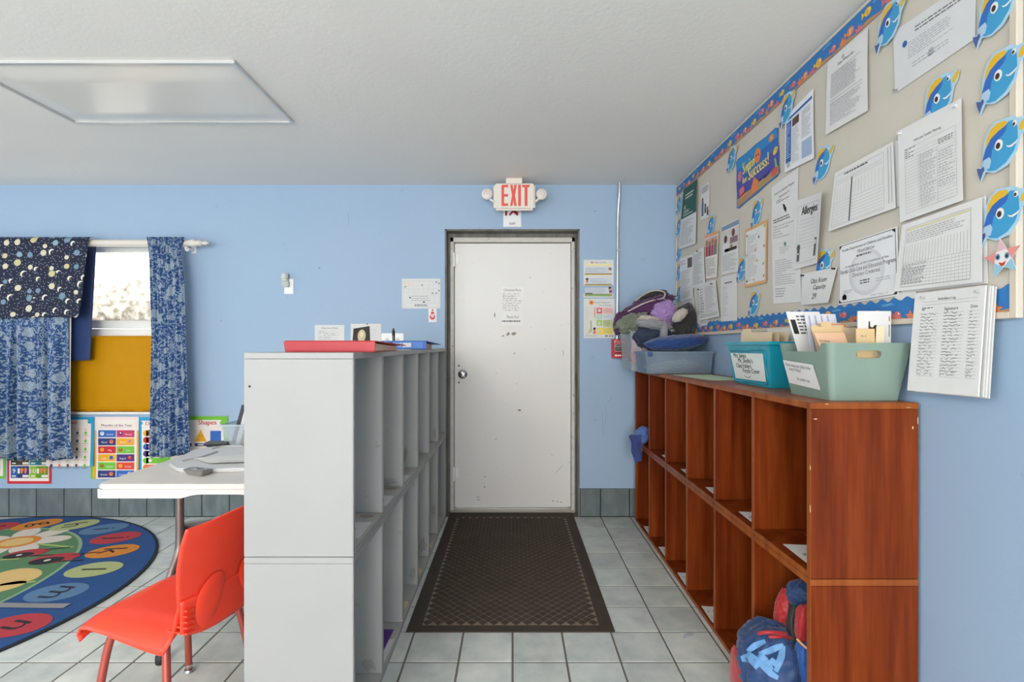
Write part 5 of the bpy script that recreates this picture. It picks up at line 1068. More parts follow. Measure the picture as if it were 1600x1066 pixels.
def otter(s):
    BRN = col('#3f2b22', .7); s.poly([(.42, .2), (.52, .16), (.6, .18), (.68, .24), (.72, .36), (.70, .5), (.63, .62), (.56, .8), (.52, 1), (.38, 1), (.46, .75), (.54, .5), (.52, .38), (.48, .3)], BRN); s.poly([(.32, .12), (.36, .12), (.37, .18), (.45, .2), (.44, .25), (.35, .24), (.35, .3), (.31, .3)], BRN); s.lift().poly([(.46, .72), (.56, .72), (.5, .95), (.42, .95)], col('#8d7358', .7)); s.rect(.93, .06, .955, .12, RDT); s.rect(.93, .16, .95, .3, BLACK)
stand('white worksheet with brown animal picture in sage bin', 1.118, 1.226, 1.664, 1.422, .004, PAPER, nm='worksheet', deco=otter)
stand('white worksheet at wall side of sage bin behind animal picture', 1.165, 1.228, 1.680, 1.414, .008, PAPER2, nm='worksheet', deco=lambda s: s.rect(.88, .15, .92, .35, BLACK))
# turquoise bin
tq = thing('storage_bin', 'turquoise plastic bin with handwritten label and manila folders', 'bin', (1.15, 2.27, ZW))
open_bin('bin_body', tq, (1.062, 1.238, 2.105, 2.435), (1.037, 1.246, 2.068, 2.480), ZW+.0006, 1.326, TURQ, .003, .010, .014)
FA = lambda y, z: 1.062-(z-ZW)/.193*.025
s = Sheet(V((FA(0, 1.275)-.001, 2.445, 1.274)), V((FA(0, 1.275)-.001, 2.130, 1.276)), V((FA(0, 1.15)-.001, 2.135, 1.158)), V((FA(0, 1.15)-.001, 2.425, 1.156)), (-1, 0, 0), off=.0025, paper=col('#dfe6e2', .6))
HWB = col('#2c2c30', .7)
for t_, u, v, w in (("Mrs. James", .1, .17, .12), ("Ms. Shelby's", .22, .36, .14), ('Class Folders', .12, .56, .15), ('Purple Cover', .32, .74, .16)): s.text(t_, u, v, .021, HWB, 'L', shear=.1, wid=w, bold=.0004)
s.stroke([(.45+.10*math.cos(a), .84+.08*math.sin(a)) for a in [math.pi*k/8 for k in range(9)]], .0025, HWB); s.build('paper_label', parent=tq)
mb = MB(); P = [V((FA(0, z)-.0012, y, z)) for y, z in ((2.452, 1.285), (2.12, 1.287), (2.128, 1.150), (2.435, 1.148))]
mb.tube([P[0], P[0].lerp(P[1], .5), P[1], P[1].lerp(P[2], .5), P[2], P[2].lerp(P[3], .5), P[3], P[3].lerp(P[0], .5), P[0]], .004, col('#0f8ba6', .3), 8, 4, caps=False); mb.build('moulded_frame', tq, smooth=50)
def lie(label, Y0, Y1, x, zt, m, lean=0, **kw):        # a folder standing along the wall, facing the aisle
    return folder(label, [V((x+lean, Y1, zt)), V((x+lean, Y0, zt-.005)), V((x, Y0, zi)), V((x, Y1, zi))], (-1, 0, 0), m, **kw)
lie('manila folder with raised tab at front of turquoise bin', 2.14, 2.425, 1.078, 1.372, MAN, .004, tab=(.04, .34))
lie('second manila folder behind the tabbed one in turquoise bin', 2.13, 2.40, 1.10, 1.365, col('#dcc9a4', .7), .006)
lie('cream folder standing in the middle of turquoise bin', 2.12, 2.415, 1.13, 1.372, MAN, .01)
lie('white sheet standing at back of turquoise bin', 2.10, 2.38, 1.165, 1.388, PAPER, .02, nm='printed_sheet')
# pale green folder lying flat
flat('folder', 'pale green folder lying flat between clear bin and turquoise bin', 'folder', [(.955, 3.05), (1.18, 3.08), (1.20, 2.60), (1.00, 2.60)], ZW+.0002, col('#b5cfae', .7), .002)
# clear bins at the far end
cb1 = thing('storage_bin', 'clear low plastic bin with blue cushion on top of it', 'bin', (1.04, 3.32, ZW))
open_bin('bin_body', cb1, (.836, 1.236, 3.19, 3.43), (.822, 1.246, 3.172, 3.448), ZW+.0006, 1.272, CLEARB, .0025, .008, .014)
mb = MB(); mb.box(.836, .862, 3.155, 3.1635, 1.243, 1.268, col('#24407e', .4)); mb.build('latch', cb1, bevel=.002)
def garment(name, label, cat, c, rad, m, seed=0, amp=.16, freq=2.2, rot=(0, 0, 0), sub=5, fold=.5, par=None, shape=None):
    bm = bmesh.new(); bmesh.ops.create_icosphere(bm, subdivisions=sub, radius=1); so = V((seed*7.3, seed*3.1, seed*1.7)); Ra = Matrix.Rotation(seed*1.3, 3, 'Z') @ Matrix.Rotation(seed*.7, 3, 'Y'); Rm = Matrix.Rotation(rot[2], 3, 'Z') @ Matrix.Rotation(rot[1], 3, 'Y') @ Matrix.Rotation(rot[0], 3, 'X')
    for v in bm.verts:
        d = v.co.copy(); q = d*freq+so; n1 = noise.noise(q); n2 = 1-abs(noise.noise(q*1.7+V((5, 1, 3)))); n3 = 1-abs(noise.noise(q*4.1)); qa = Ra @ (d*freq)+so; w1 = 1-abs(noise.noise(V((qa.x*.55, qa.y*2.6, qa.z*2.6)))); w2 = 1-abs(noise.noise(V((qa.x*1.2, qa.y*5.2, qa.z*5.2))+V((3, 9, 1)))); f = 1+amp*(n1*.8+fold*(n2*1.2-.8)+1.05*(w1**2.5-.45)+.42*(w2**2-.5)+.16*(n3-.5))
        p = V((d.x*rad[0], d.y*rad[1], d.z*rad[2]))*f
        if shape: p = shape(p, d)
        v.co = Rm @ p
    me = bpy.data.meshes.new(name); bm.to_mesh(me); bm.free(); me.materials.append(m); me.polygons.foreach_set('use_smooth', [True]*len(me.polygons))
    o = bpy.data.objects.new(name, me); COL.objects.link(o); o.location = V(c)-(WL[par.name] if par else V((0, 0, 0))); WL[o.name] = V(c)
    if par: o.parent = par
    else: tag(o, label, cat)
    return o
FB = mat('blue_quilt', fabric('#1f4684', '#16346a')); F_GT = mat('cream_cloth', fabric('#c9c6b4', '#aeb09c')); F_PU = mat('plum_fleece', fabric('#5a2a5c', '#3f1c44')); F_LI = mat('lilac_fleece', fabric('#a98ac0', '#8d70a6')); F_GR = mat('sage_knit', fabric('#7d8675', '#60685a')); F_CH = mat('charcoal_fleece', fabric('#3a3836', '#262524')); F_NV = mat('dark_navy_shell', fabric('#21304c', '#172238', .7)); F_LG = mat('light_grey_jersey', fabric('#9b9ba0', '#7f8086')); F_PK = mat('pink_print', fabric('#d98a98', '#b8626e')); F_IV = mat('ivory_knit', fabric('#c9c0b6', '#a89f95')); F_BK = mat('black_lining', fabric('#1f1d20', '#141316'))
garment('cushion', 'royal blue quilted cushion lying across the clear low bin', 'cushion', (1.055, 3.315, 1.325), (.19, .125, .050), FB, 2, .10, 1.6, (0, -.10, 0), shape=lambda p, d: V((p.x, p.y, p.z+.012*math.cos(22*d.x)*0+.01*abs(d.x))))
garment('cloth_piece', 'crumpled cream cloth inside the clear low bin', 'cloth', (1.03, 3.27, 1.180), (.155, .05, .030), F_GT, 5, .30, 2.6, (0, -.05, 0))
cb2 = thing('storage_bin', 'clear tall plastic bin at far end under heaped coats', 'bin', (1.0, 3.65, ZW))
open_bin('bin_body', cb2, (.815, 1.19, 3.50, 3.80), (.800, 1.205, 3.485, 3.815), ZW+.0006, 1.42, CLEAR, .0025, .008, .014)
s = Sheet(V((.815, 3.4945, 1.38)), V((.875, 3.4945, 1.38)), V((.875, 3.4975, 1.20)), V((.818, 3.4975, 1.20)), (0, -1, 0), off=.001, paper=F_PK); s.text('HOT', .5, .45, .03, PAPER, 'C', rot=-1.4, wid=.07); s.build('printed_label', parent=cb2)
garment('coat', 'pink print garment pressed inside the clear tall bin', 'coat', (.98, 3.65, 1.25), (.15, .12, .10), F_PK, 9, .12)
def G2(nm, lab, cat, u, v, Y, rad, m, seed, rot=(0, 0, 0), amp=.2, freq=2.2): p = at(u, v, Y); return garment(nm, lab, cat, p, rad, m, seed, amp, freq, rot)
G2('coat', 'dark navy rain coat heaped over front of the clear tall bin', 'coat', 1018, 525, 3.50, (.125, .07, .095), F_NV, 11, (0, 0, 0), .12, 1.6)
G2('coat', 'charcoal fleece coat at wall side of the clothes heap', 'coat', 1066, 510, 3.54, (.082, .10, .150), F_CH, 12, (0, .25, 0), .14, 1.8)
G2('coat', 'plum purple jacket lying over top of the clothes heap', 'coat', 1012, 479, 3.60, (.19, .10, .058), F_PU, 13, (0, -.35, 0), .18)
G2('coat', 'lilac fleece jacket in the middle of the clothes heap', 'coat', 1037, 490, 3.53, (.085, .08, .085), F_LI, 14, (0, .1, .2), .24, 2.6)
G2('jumper', 'sage grey knitted jumper spilling at left of the clothes heap', 'jumper', 988, 505, 3.52, (.105, .07, .058), F_GR, 15, (0, -.3, 0), .28, 2.8)
G2('sleeve', 'ivory knitted sleeve lying between plum and navy coats', 'sleeve', 1012, 500, 3.47, (.075, .045, .026), F_IV, 16, (0, .1, 0), .25, 2.6)
G2('jumper', 'light grey jersey under the lilac fleece jacket', 'jumper', 1020, 507, 3.45, (.11, .05, .030), F_LG, 17, (0, .15, 0), .25, 2.6)
G2('sleeve_cuff', 'plum cuff hanging off left side of the clothes heap', 'sleeve', 966, 506, 3.56, (.033, .04, .075), F_PU, 18, (0, .1, 0), .15)
hoodo = G2('hood', 'black lined hood opening on top of the plum jacket', 'hood', 1019, 464, 3.62, (.105, .07, .038), F_BK, 19, (0, -.28, 0), .14)
G2('collar', 'ivory collar beside the charcoal fleece coat', 'collar', 1062, 493, 3.42, (.055, .035, .03), F_IV, 21, (0, -.7, 0), .2)
G2('sleeve', 'pale grey sleeve hanging down over the navy rain coat', 'sleeve', 1037, 522, 3.42, (.022, .03, .085), F_LG, 22, (0, .08, 0), .16)
p = at(1019, 461, 3.6); mb = MB(); mb.tube([at(981, 487, 3.5), at(1000, 477, 3.5), at(1018, 470, 3.5), at(1036, 466, 3.51), at(1038, 457, 3.53), at(1024, 454, 3.54), at(1008, 459, 3.53), at(993, 470, 3.51)], .005, F_IV, 8, 4); mb.build('piping', hoodo, smooth=60)
# blue towel hanging out of the farthest compartment
tw = mat('blue_towel', fabric('#3d4f92', '#2c3b76')); c = at(992, 690, 3.62)
tq0, tq1, tq2, tq3 = V((.815, 3.60, .668)), V((.930, 3.64, .690)), V((.912, 3.62, .540)), V((.862, 3.58, .480))
towel = thing('towel', 'blue towel hanging out of the farthest wooden compartment', 'towel', (.9, 3.62, RZM))
def tf(a, b):
    p = (tq0*(1-a)+tq1*a)*(1-b)+(tq3*(1-a)+tq2*a)*b; return p+V((.008*math.sin(8*b+3*a), .020*math.sin(7*a+2*b)+.008*math.sin(15*a-3*b), .006*math.sin(9*a)))
mb = MB(); mb.grid(tf, 20, 20, tw); o = mb.build('hanging_corner', towel, smooth=70, recalc=False); mod(o, 'SOLIDIFY', thickness=.012)
garment('bunched_fold', None, None, (.925, 3.645, .672), (.045, .055, .058), mat('pale_blue_towel', fabric('#5f7fc0', '#4866a6')), 31, .2, 2.4, (0, .3, 0), par=towel)
# ================================================================== SCHOOL BAGS IN THE NEAREST BOTTOM COMPARTMENT
F_BG = mat('navy_nylon', fabric('#1c4377', '#12305c', .6)); F_BG2 = mat('pale_blue_print', fabric('#6b9ccb', '#5487ba', .6)); F_RED = mat('red_nylon', fabric('#c22028', '#96161d', .5)); F_BLK = mat('black_nylon', fabric('#1e1e22', '#141417', .6)); F_RB = mat('royal_nylon', fabric('#2563b8', '#1b4c94', .5))
bag = thing('school_bag', 'navy drawstring school bag with pale blue pattern leaning out of bottom compartment', 'bag', (.9, 1.80, 0))
BC = V((.905, 1.795, .182))
b1 = garment('bag_body', None, None, BC, (.112, .125, .150), F_BG, 41, .13, 1.9, (0, .1, 0), par=bag)
garment('red_piping', None, None, (.800, 1.83, .13), (.012, .05, .10), F_RED, 42, .08, par=bag)
from mathutils.bvhtree import BVHTree
bv = BVHTree.FromPolygons([v.co.copy() for v in b1.data.vertices], [tuple(p.vertices) for p in b1.data.polygons])
# pale strokes of the print follow the bag's bulging front
def on_bag(u, v):
    o_ = V((0, 0, CAMZ))-BC; d = (at(u, v, 1.735)-V((0, 0, CAMZ))).normalized(); h = bv.ray_cast(o_, d); return (h[0]+BC-d*.0005) if h[0] else None
for pts, w in (([(1158, 1030), (1172, 1028), (1184, 1044)], .026), ([(1168, 1018), (1180, 1009), (1196, 1002)], .018), ([(1168, 1020), (1188, 1036), (1204, 1052), (1216, 1060)], .022), ([(1186, 1022), (1200, 1018), (1214, 1012), (1224, 1008)], .018), ([(1186, 1022), (1196, 1034), (1206, 1048)], .026), ([(1224, 1009), (1221, 1026), (1212, 1050)], .020), ([(1204, 1030), (1214, 1040)], .020)):
    P = []
    for (a, b), (c_, d_) in zip(pts, pts[1:]):
        for k in range(4): P.append(on_bag(a+(c_-a)*k/4, b+(d_-b)*k/4))
    P.append(on_bag(*pts[-1])); P = [p for p in P if p]
    if len(P) > 2:
        mb = MB(); vd = (BC-V((0, 0, CAMZ))).normalized(); L_ = []; R_ = []
        for i, p in enumerate(P):
            t_ = (P[min(i+1, len(P)-1)]-P[max(i-1, 0)]).normalized(); s_ = t_.cross(vd).normalized()*w/2*(.55+.45*math.sin(math.pi*(i+.5)/len(P))); L_.append(p+s_); R_.append(p-s_)
        def snap(p): o_ = V((0, 0, CAMZ))-BC; d = (p-V((0, 0, CAMZ))).normalized(); h = bv.ray_cast(o_, d); return h[0]+BC-d*.005 if h[0] else p
        n = len(P); b = mb.pts([snap(p) for p in L_]+[snap(p) for p in P]+[snap(p) for p in R_])
        for i in range(n-1): mb.face([b+i, b+i+1, b+n+i+1, b+n+i], F_BG2); mb.face([b+n+i, b+n+i+1, b+2*n+i+1, b+2*n+i], F_BG2)
        mb.build('print_stroke', bag, smooth=60, recalc=False)
for k, (u, v) in enumerate(((1208, 990), (1216, 997))):
    p = at(u, v, 1.74); mb = MB(); mb.tube([p+V((-.04, .02, -.012)), p+V((-.02, 0, .004)), p+V((.02, 0, .002)), p+V((.05, .01, -.008))], .006, F_RED, 8); mb.build('drawcord', bag, smooth=60)
SQ = lambda p, d: p*(.92/(abs(d.x)**4+abs(d.y)**4+abs(d.z)**4)**.25)
bp = thing('backpack', 'red, black and blue backpack standing in bottom compartment behind navy bag', 'backpack', (1.04, 1.75, .018))
garment('pack_body', None, None, (1.045, 1.765, .235), (.090, .080, .20), F_BLK, 51, .05, 1.5, (0, 0, 0), par=bp, shape=SQ)
garment('red_panel', None, None, (.978, 1.705, .385), (.034, .022, .062), F_RED, 52, .06, 1.5, (0, .1, 0), par=bp, shape=SQ)
garment('blue_pocket', None, None, (.972, 1.690, .262), (.034, .03, .07), F_RB, 53, .06, 1.5, (0, -.05, 0), par=bp, shape=SQ)
garment('shoulder_strap', None, None, (.975, 1.84, .35), (.030, .035, .085), F_RED, 54, .12, 2, (0, .15, 0), par=bp); garment('top_flap', None, None, (1.03, 1.80, .435), (.06, .05, .045), F_BG, 55, .12, 2, par=bp)
mb = MB(); mb.tube([(.925, 1.70, .185), (.945, 1.655, .178), (.98, 1.645, .178), (1.01, 1.66, .182)], .008, F_RED, 8); mb.build('red_trim', bp, smooth=60)
mb = MB(); mb.tube([(.944, 1.70, .335), (.962, 1.664, .322), (.985, 1.660, .33), (1.005, 1.67, .34)], .004, col('#e6a860', .6), 8); mb.build('orange_piping', bp, smooth=60)
# ================================================================== NOTICE BOARD ON THE RIGHT WALL
BXF = 1.250                       # cloth face of the board
by0, by1, bz0, bz1 = 1.264, 3.912, 1.378, 2.522
nb = thing('notice_board', 'large beige cloth notice board filling upper right wall', 'notice board', (XR, (by0+by1)/2, bz0))
mb = MB(); mb.box(BXF, XR-.0003, by0+.02, by1-.012, bz0+.018, bz1-.012, BOARD); mb.build('board_panel', nb)
BWD = col('#cfc4b4', .6, name='board_frame_wood')
for r in ((by0, by0+.0195, bz0, bz1), (by1-.0115, by1, bz0, bz1), (by0+.02, by1-.012, bz0, bz0+.0175), (by0+.02, by1-.012, bz1-.0115, bz1)): mb = MB(); mb.box(BXF-.006, XR-.0003, *r, BWD); mb.build('frame_strip', nb, bevel=.0015, seg=1)
PX = BXF-.0004
BB, BO, BYL, BSD, BPK, BWH, BLB = (col('#2f74b5', .7, name='border_blue'), col('#dd7f4c', .7, name='border_orange'), col('#dfb63c', .7, name='border_yellow'), col('#b8875a', .7, name='border_sand'), col('#cf6f77', .7, name='border_pink'), col('#e6e6e4', .7, name='border_white'), col('#5c9ccb', .7, name='border_light_blue'))
def border(label, ya, yb, zlo, zhi, seed, pitch=.055, depth=.012):
    # ya far end, yb near end; scalloped upper edge
    L = ya-yb; Hh = zhi-zlo; s = Sheet(V((PX, ya, zhi)), V((PX, yb, zhi)), V((PX, yb, zlo)), V((PX, ya, zlo)), (-1, 0, 0), paper=BB, off=.0022); n = int(L/pitch)
    mb = MB(); N = n*6
    for i in range(N):
        u0, u1 = i/N, (i+1)/N; e = lambda u: depth/Hh*(.5-.5*math.cos(2*math.pi*n*u)); q = [(u0, e(u0)), (u1, e(u1)), (u1, 1), (u0, 1)]
        f = [s.P(a, b, 0) for a, b in q]; mb.hexa(f, [p+V((.0008, 0, 0)) for p in f], BB)
    bmv = mb.build('scalloped_border', loc=s.P(.5, .5)); tag(bmv, label, 'border strip')
    R = random.Random(seed)
    for i in range(N//2):
        u0, u1 = i*2/N, (i*2+2)/N; h0, h1 = .86-.06*math.sin(i*.9), .86-.06*math.sin((i+1)*.9); s.poly([(u0, h0), (u1, h1), (u1, 1), (u0, 1)], BSD)
    s.lift(); x = .03; k = R.randrange(6)
    while x < L-.03:
        kind = k % 6; u = x/L; v = R.uniform(.45, .75)
        if kind in (0, 2, 4):
            m = (BO, BYL, BPK)[kind//2]; r = R.uniform(.015, .021); s.circ(u, v, r, m, r*.8); s.poly([(u-r*.8/L, v), (u-r*1.7/L, v-.16), (u-r*1.7/L, v+.16)], m); s.lift(); s.circ(u+r*.35/L, v-.06, .0028, BWH); s.rect(u-.003/L, v-.12, u+.001/L, v+.12, BWH if kind == 0 else BO); s.layer -= 1
        elif kind == 1: s.poly([(u-.014/L, 1), (u-.02/L, .72), (u-.006/L, .82), (u, .62), (u+.007/L, .82), (u+.018/L, .7), (u+.014/L, 1)], BPK)
        elif kind == 3: s.poly([(u-.03/L, .25), (u+.02/L, .2), (u+.03/L, .3), (u-.02/L, .34)], BLB)
        else: s.poly([(u, .55), (u+.007/L, .72), (u+.02/L, .74), (u+.01/L, .84), (u+.013/L, .98), (u, .9), (u-.013/L, .98), (u-.01/L, .84), (u-.02/L, .74), (u-.007/L, .72)], BO)
        x += R.uniform(.04, .055); k += 1
    s.pr.build('printed_sea_life', bmv, recalc=False); return bmv
border('scalloped sea life border strip along top of the notice board', by1-.012, by0+.021, 2.438, 2.520, 1)
border('scalloped sea life border strip along bottom of the notice board', by1-.012, by0+.021, 1.388, 1.466, 2)
# ------------------------------------------------------------------ blue paper fish: one built, the rest copies
FBL, FDB, FYE, FOUT, FTL, FIN = (col('#3c98c9', .5, name='fish_blue'), col('#2c66b8', .5, name='fish_royal_blue'), col('#e0b32a', .5, name='fish_yellow'), col('#a9cbdf', .6, name='fish_card_edge'), col('#4a5a92', .5), col('#a9c3dd', .5))
K = .00034
def fl(x, y): return ((x-1370)*K, (610-y)*K)
def fishpart(nm, pts, z, m, par, th=.0003): mb = MB(); mb.prism(pts, lambda x, y, d: V((x, y, d)), z, z+th, m); return mb.build(nm, par)
fish0 = thing('paper_fish', 'x', 'paper fish')
CARD = [fl(*q) for q in ((1215, 720), (1170, 715), (1185, 790), (1208, 835), (1250, 770), (1330, 805), (1430, 780), (1510, 690), (1535, 590), (1580, 540), (1600, 480), (1575, 450), (1520, 450), (1470, 412), (1400, 405), (1330, 395), (1265, 450), (1230, 540), (1222, 640))]
CARD = [(x*.955, y*.955) for x, y in CARD]; fishpart('card', CARD, .0, FOUT, fish0, .0012)
fishpart('top_fin', [fl(*q) for q in ((1252, 615), (1262, 520), (1295, 455), (1350, 425), (1410, 432), (1432, 462), (1380, 490), (1310, 530), (1275, 580))], .0013, FYE, fish0)
fishpart('nose_fin', [fl(*q) for q in ((1515, 545), (1525, 505), (1555, 475), (1585, 470), (1588, 500), (1565, 535), (1535, 552))], .0013, FYE, fish0)
fishpart('tail', [fl(*q) for q in ((1240, 712), (1215, 725), (1180, 712), (1190, 760), (1210, 815), (1228, 770), (1245, 745))], .0013, FTL, fish0)
bd = fishpart('body', [fl(*q) for q in ((1235, 660), (1262, 590), (1310, 520), (1400, 480), (1440, 450), (1490, 460), (1505, 520), (1508, 600), (1480, 680), (1420, 745), (1340, 778), (1280, 765), (1240, 720))], .0014, FBL, fish0)
fishpart('stripe', [fl(*q) for q in ((1232, 665), (1256, 590), (1300, 525), (1360, 490), (1430, 470), (1420, 505), (1400, 530), (1345, 560), (1310, 610), (1300, 670), (1270, 690), (1240, 690))], .0019, FDB, fish0)
fishpart('side_fin', [fl(*q) for q in ((1240, 670), (1290, 660), (1305, 695), (1290, 745), (1262, 748), (1240, 715))], .0024, FIN, fish0)
for (x, y, r) in ((1365, 597, 40), (1486, 485, 22)):
    e = fishpart('eye', [fl(x+r*.8*math.cos(a), y+r*1.05*math.sin(a)) for a in [2*math.pi*k/16 for k in range(16)]], .0024, BWH, fish0); fishpart('pupil', [fl(x-4+r*.45*math.cos(a), y+4+r*.6*math.sin(a)) for a in [2*math.pi*k/12 for k in range(12)]], .0029, col('#3a2a22', .4), e)
fishpart('smile', [fl(*q) for q in ((1422, 622), (1450, 634), (1490, 622), (1512, 605), (1498, 632), (1462, 648), (1436, 640))], .0024, BWH, fish0)
ROT = Matrix(((0, 0, -1), (-1, 0, 0), (0, 1, 0)))
spots = [(1389, 37, 0, .010, 'blue paper fish overlapping the top border beside sheet of headed text'), (1556, 14, 0, .006, 'blue paper fish cut off by top edge of picture'), (1466, 156, .05, .004, 'blue paper fish peeking above the ruled form with three columns'), (1562, 120, 0, .006, 'blue paper fish second from the top near board end'), (1563, 229, 0, .006, 'blue paper fish third from the top near board end'), (1565, 336, 0, .006, 'blue paper fish directly above the coloured starfish'),
         (1229, 170, .05, .010, 'blue paper fish touching top border beside the blue newsletter'), (1285, 256, 0, .004, 'blue paper fish above the allergies list'), (1143, 248, 0, .008, 'blue paper fish left of the Swim for Success poster'), (1182, 332, .1, .004, 'blue paper fish just below the Swim for Success poster'), (1111, 352, 0, .004, 'blue paper fish between small flyer and photo flyers'), (1159, 421, 0, .004, 'blue paper fish at lower left of orange bordered list'), (1178, 474, 0, .004, 'blue paper fish just above bottom border, under orange bordered list'), (1286, 416, 0, .003, 'blue paper fish mostly hidden behind the class room capacity note'),
         (1062.5, 318, 0, .004, 'topmost blue paper fish of far board end column'), (1062.5, 353, 0, .004, 'second blue paper fish of far board end column'), (1062, 394, 0, .003, 'third blue paper fish of far board end column'), (1062, 424, 0, .003, 'fourth blue paper fish of far board end column'), (1062.5, 458, 0, .003, 'lowest blue paper fish of far board end column')]
for i, (u, v, r, off, lab) in enumerate(spots):
    o = fish0 if i == 0 else dup(fish0); p = onR(u, v, PX-off)
    if u < 1100: p.y = 3.835
    o.location = p; o.rotation_euler = (ROT @ Matrix.Rotation(r, 3, 'Z')).to_euler(); o['label'] = lab; o['group'] = 'blue paper fish on the notice board'
# ------------------------------------------------------------------ papers pinned on the board, from far to near
def bs(tl, tr, br, bl, off=.002, bend=None, paper=None): P = [onR(u, v, PX) for u, v in (tl, tr, br, bl)]; return Sheet(*P, n=(-1, 0, 0), off=off, bend=bend, paper=paper)
curl = lambda a: (lambda u, v: a*(.35*math.sin(3.0*v+.4)+.65*v*v)*(.6+.4*u))
DG = col('#23584c', .7); MK = [(.5, .02, BLACK)]
s = bs((1070, 296), (1091.6, 280), (1089.7, 381), (1062.5, 390), .006, curl(.012)); s.rect(0, 0, 1, .50, DG); s.lift().text('All', .15, .36, .03, PAPER); s.text('children', .15, .43, .03, PAPER, wid=.12); s.lines(.2, .12, .8, .22, 2, PAPER2, .5, seed=1); s.lines(.15, .45, .8, .48, 1, PAPER2, .6); s.lines(.08, .55, .92, .96, 18, INKL, .45, seed=2); s.build('flyer', 'flyer with dark green top half at far end of board', 'flyer')
s = bs((1096.3, 293), (1109.9, 283.4), (1108.5, 339.7), (1095.8, 344), .004); s.lines(.1, .05, .9, .24, 4, INK, .5, seed=3); s.circ(.22, .42, .016, col('#8a6248', .7)); s.rect(.1, .48, .36, .9, col('#5c6a84', .7)); s.circ(.55, .62, .014, col('#3a3a3e', .7)); s.rect(.46, .68, .66, .84, col('#3a3a3e', .7)); s.circ(.82, .72, .013, col('#8a5048', .7)); s.rect(.74, .76, .95, .92, col('#54302c', .7)); s.build('flyer', 'small narrow flyer with standing figures beside the green flyer', 'flyer')
s = bs((1063, 404), (1083.8, 397), (1084.5, 466), (1064.6, 472), .004, curl(.006)); s.lines(.05, .08, .5, .18, 3, col('#b98aa0', .7), .5, seed=4); s.rect(.62, .06, .95, .28, col('#6a5450', .7)); s.lines(.06, .32, .9, .95, 20, INKL, .45, seed=5); s.build('printed_notice', 'pale notice with small photo at far lower corner of board', 'notice')
s = bs((1066, 470), (1085, 464), (1086, 496), (1068, 501), .0025); s.lines(.1, .2, .9, .9, 7, INKL, .45, seed=6); s.build('printed_notice', 'cream sheet showing below the notice with small photo', 'notice')
s = bs((1085, 395), (1101.4, 385.4), (1104.5, 446), (1085, 451), .006, curl(.008)); s.lines(.08, .08, .92, .92, 26, INKL, .5, seed=7); s.build('printed_notice', 'close printed grey sheet left of the orange photo flyer', 'notice', pins=[(.45, .03, BLACK)])
s = bs((1085.7, 450), (1112, 446), (1106, 508), (1091.6, 511), .003); s.lines(.08, .08, .95, .7, 24, INKL, .5, seed=8); s.lines(.3, .8, .9, .94, 3, INKL, .5, seed=81); s.build('printed_notice', 'long printed list hanging beneath the pinned photocopy', 'notice')
s = bs((1094.4, 444), (1120.9, 437), (1128, 494.5), (1097.4, 501), .010, curl(.012)); s.frame(.05, .09, .95, .93, .0015, INKL); s.scribble(.08, .14, .28, .82, 9, INK, .0035, 9); s.lines(.36, .14, .9, .84, 16, INKL, .45, seed=10); s.rules(.06, .86, .94, .92, 2, INK, .0015); s.build('photocopy', 'pinned photocopy with dark handwritten column above plum jacket heap', 'photocopy', pins=[(.8, .09, BLACK), (.0, .15, BLACK)])
SKA = col('#a0705a', .7); TEA = col('#5f7f7a', .7)
s = bs((1102.8, 368.3), (1124.9, 359.6), (1122.5, 433.5), (1105, 436), .005, curl(.010), col('#e6dfd8', .7)); s.rect(0, 0, 1, .08, col('#e0a783', .7)); s.rect(.03, .10, .97, .5, col('#c9a79a', .7)); s.lift()
for k, m in enumerate((RDT, INK, MAG, TEA)): s.circ(.16+.22*k, .20+.03*(k % 2), .018, SKA); s.rect(.07+.22*k, .27, .25+.22*k, .50, m)
s.lines(.08, .56, .92, .95, 12, INKL, .5, seed=11); s.build('flyer', 'orange topped photo flyer with a row of people', 'flyer')
s = bs((1129, 354), (1155.6, 341), (1154.9, 424), (1128, 430), .004); s.rect(0, 0.02, 1, .11, col('#7d95ac', .7)); s.rect(0.02, .13, .98, .56, col('#cfc8c4', .7)); s.lift(); s.circ(.25, .3, .022, col('#5e3a2a', .7)); s.rect(.08, .38, .45, .56, col('#dadbe0', .7)); s.circ(.7, .22, .022, col('#6e4636', .7)); s.rect(.52, .3, .95, .42, col('#8b6f78', .7)); s.rect(.2, .5, .9, .56, col('#3e3432', .7)); s.circ(.6, .48, .014, SKA); s.lines(.08, .62, .92, .95, 10, INKL, .45, seed=12); s.build('flyer', 'blue topped flyer with photo of adult and child', 'flyer')
s = bs((1126.8, 433.5), (1152.5, 427), (1152.5, 501), (1126.8, 502.7), .003); s.lines(.25, .14, .75, .18, 1, INK, .8, seed=13); s.lines(.12, .24, .5, .9, 16, INKL, .3, seed=14); s.build('printed_notice', 'nearly blank white sheet under the adult and child flyer', 'notice')
s = bs((1166, 359.6), (1200.6, 343), (1199.4, 441.7), (1165.4, 450), .005, curl(.004), col('#d9a873', .7)); s.rect(.05, .05, .95, .95, PAPER); s.lift().lines(.12, .12, .62, .92, 24, INKL, .4, seed=15); Rn = random.Random(8)
for k in range(11): s.circ((.1, .9, .66, .52, .9, .1, .6, .88, .12, .45, .9)[k], (.12, .08, .22, .42, .40, .45, .6, .68, .9, .9, .88)[k], .008, (BSD, GRN, TEA, BO, BSD, INKL, BYL, GRN, INK, BYL, BSD)[k])
s.build('bordered_list', 'orange bordered list sheet scattered with small pictures', 'list')
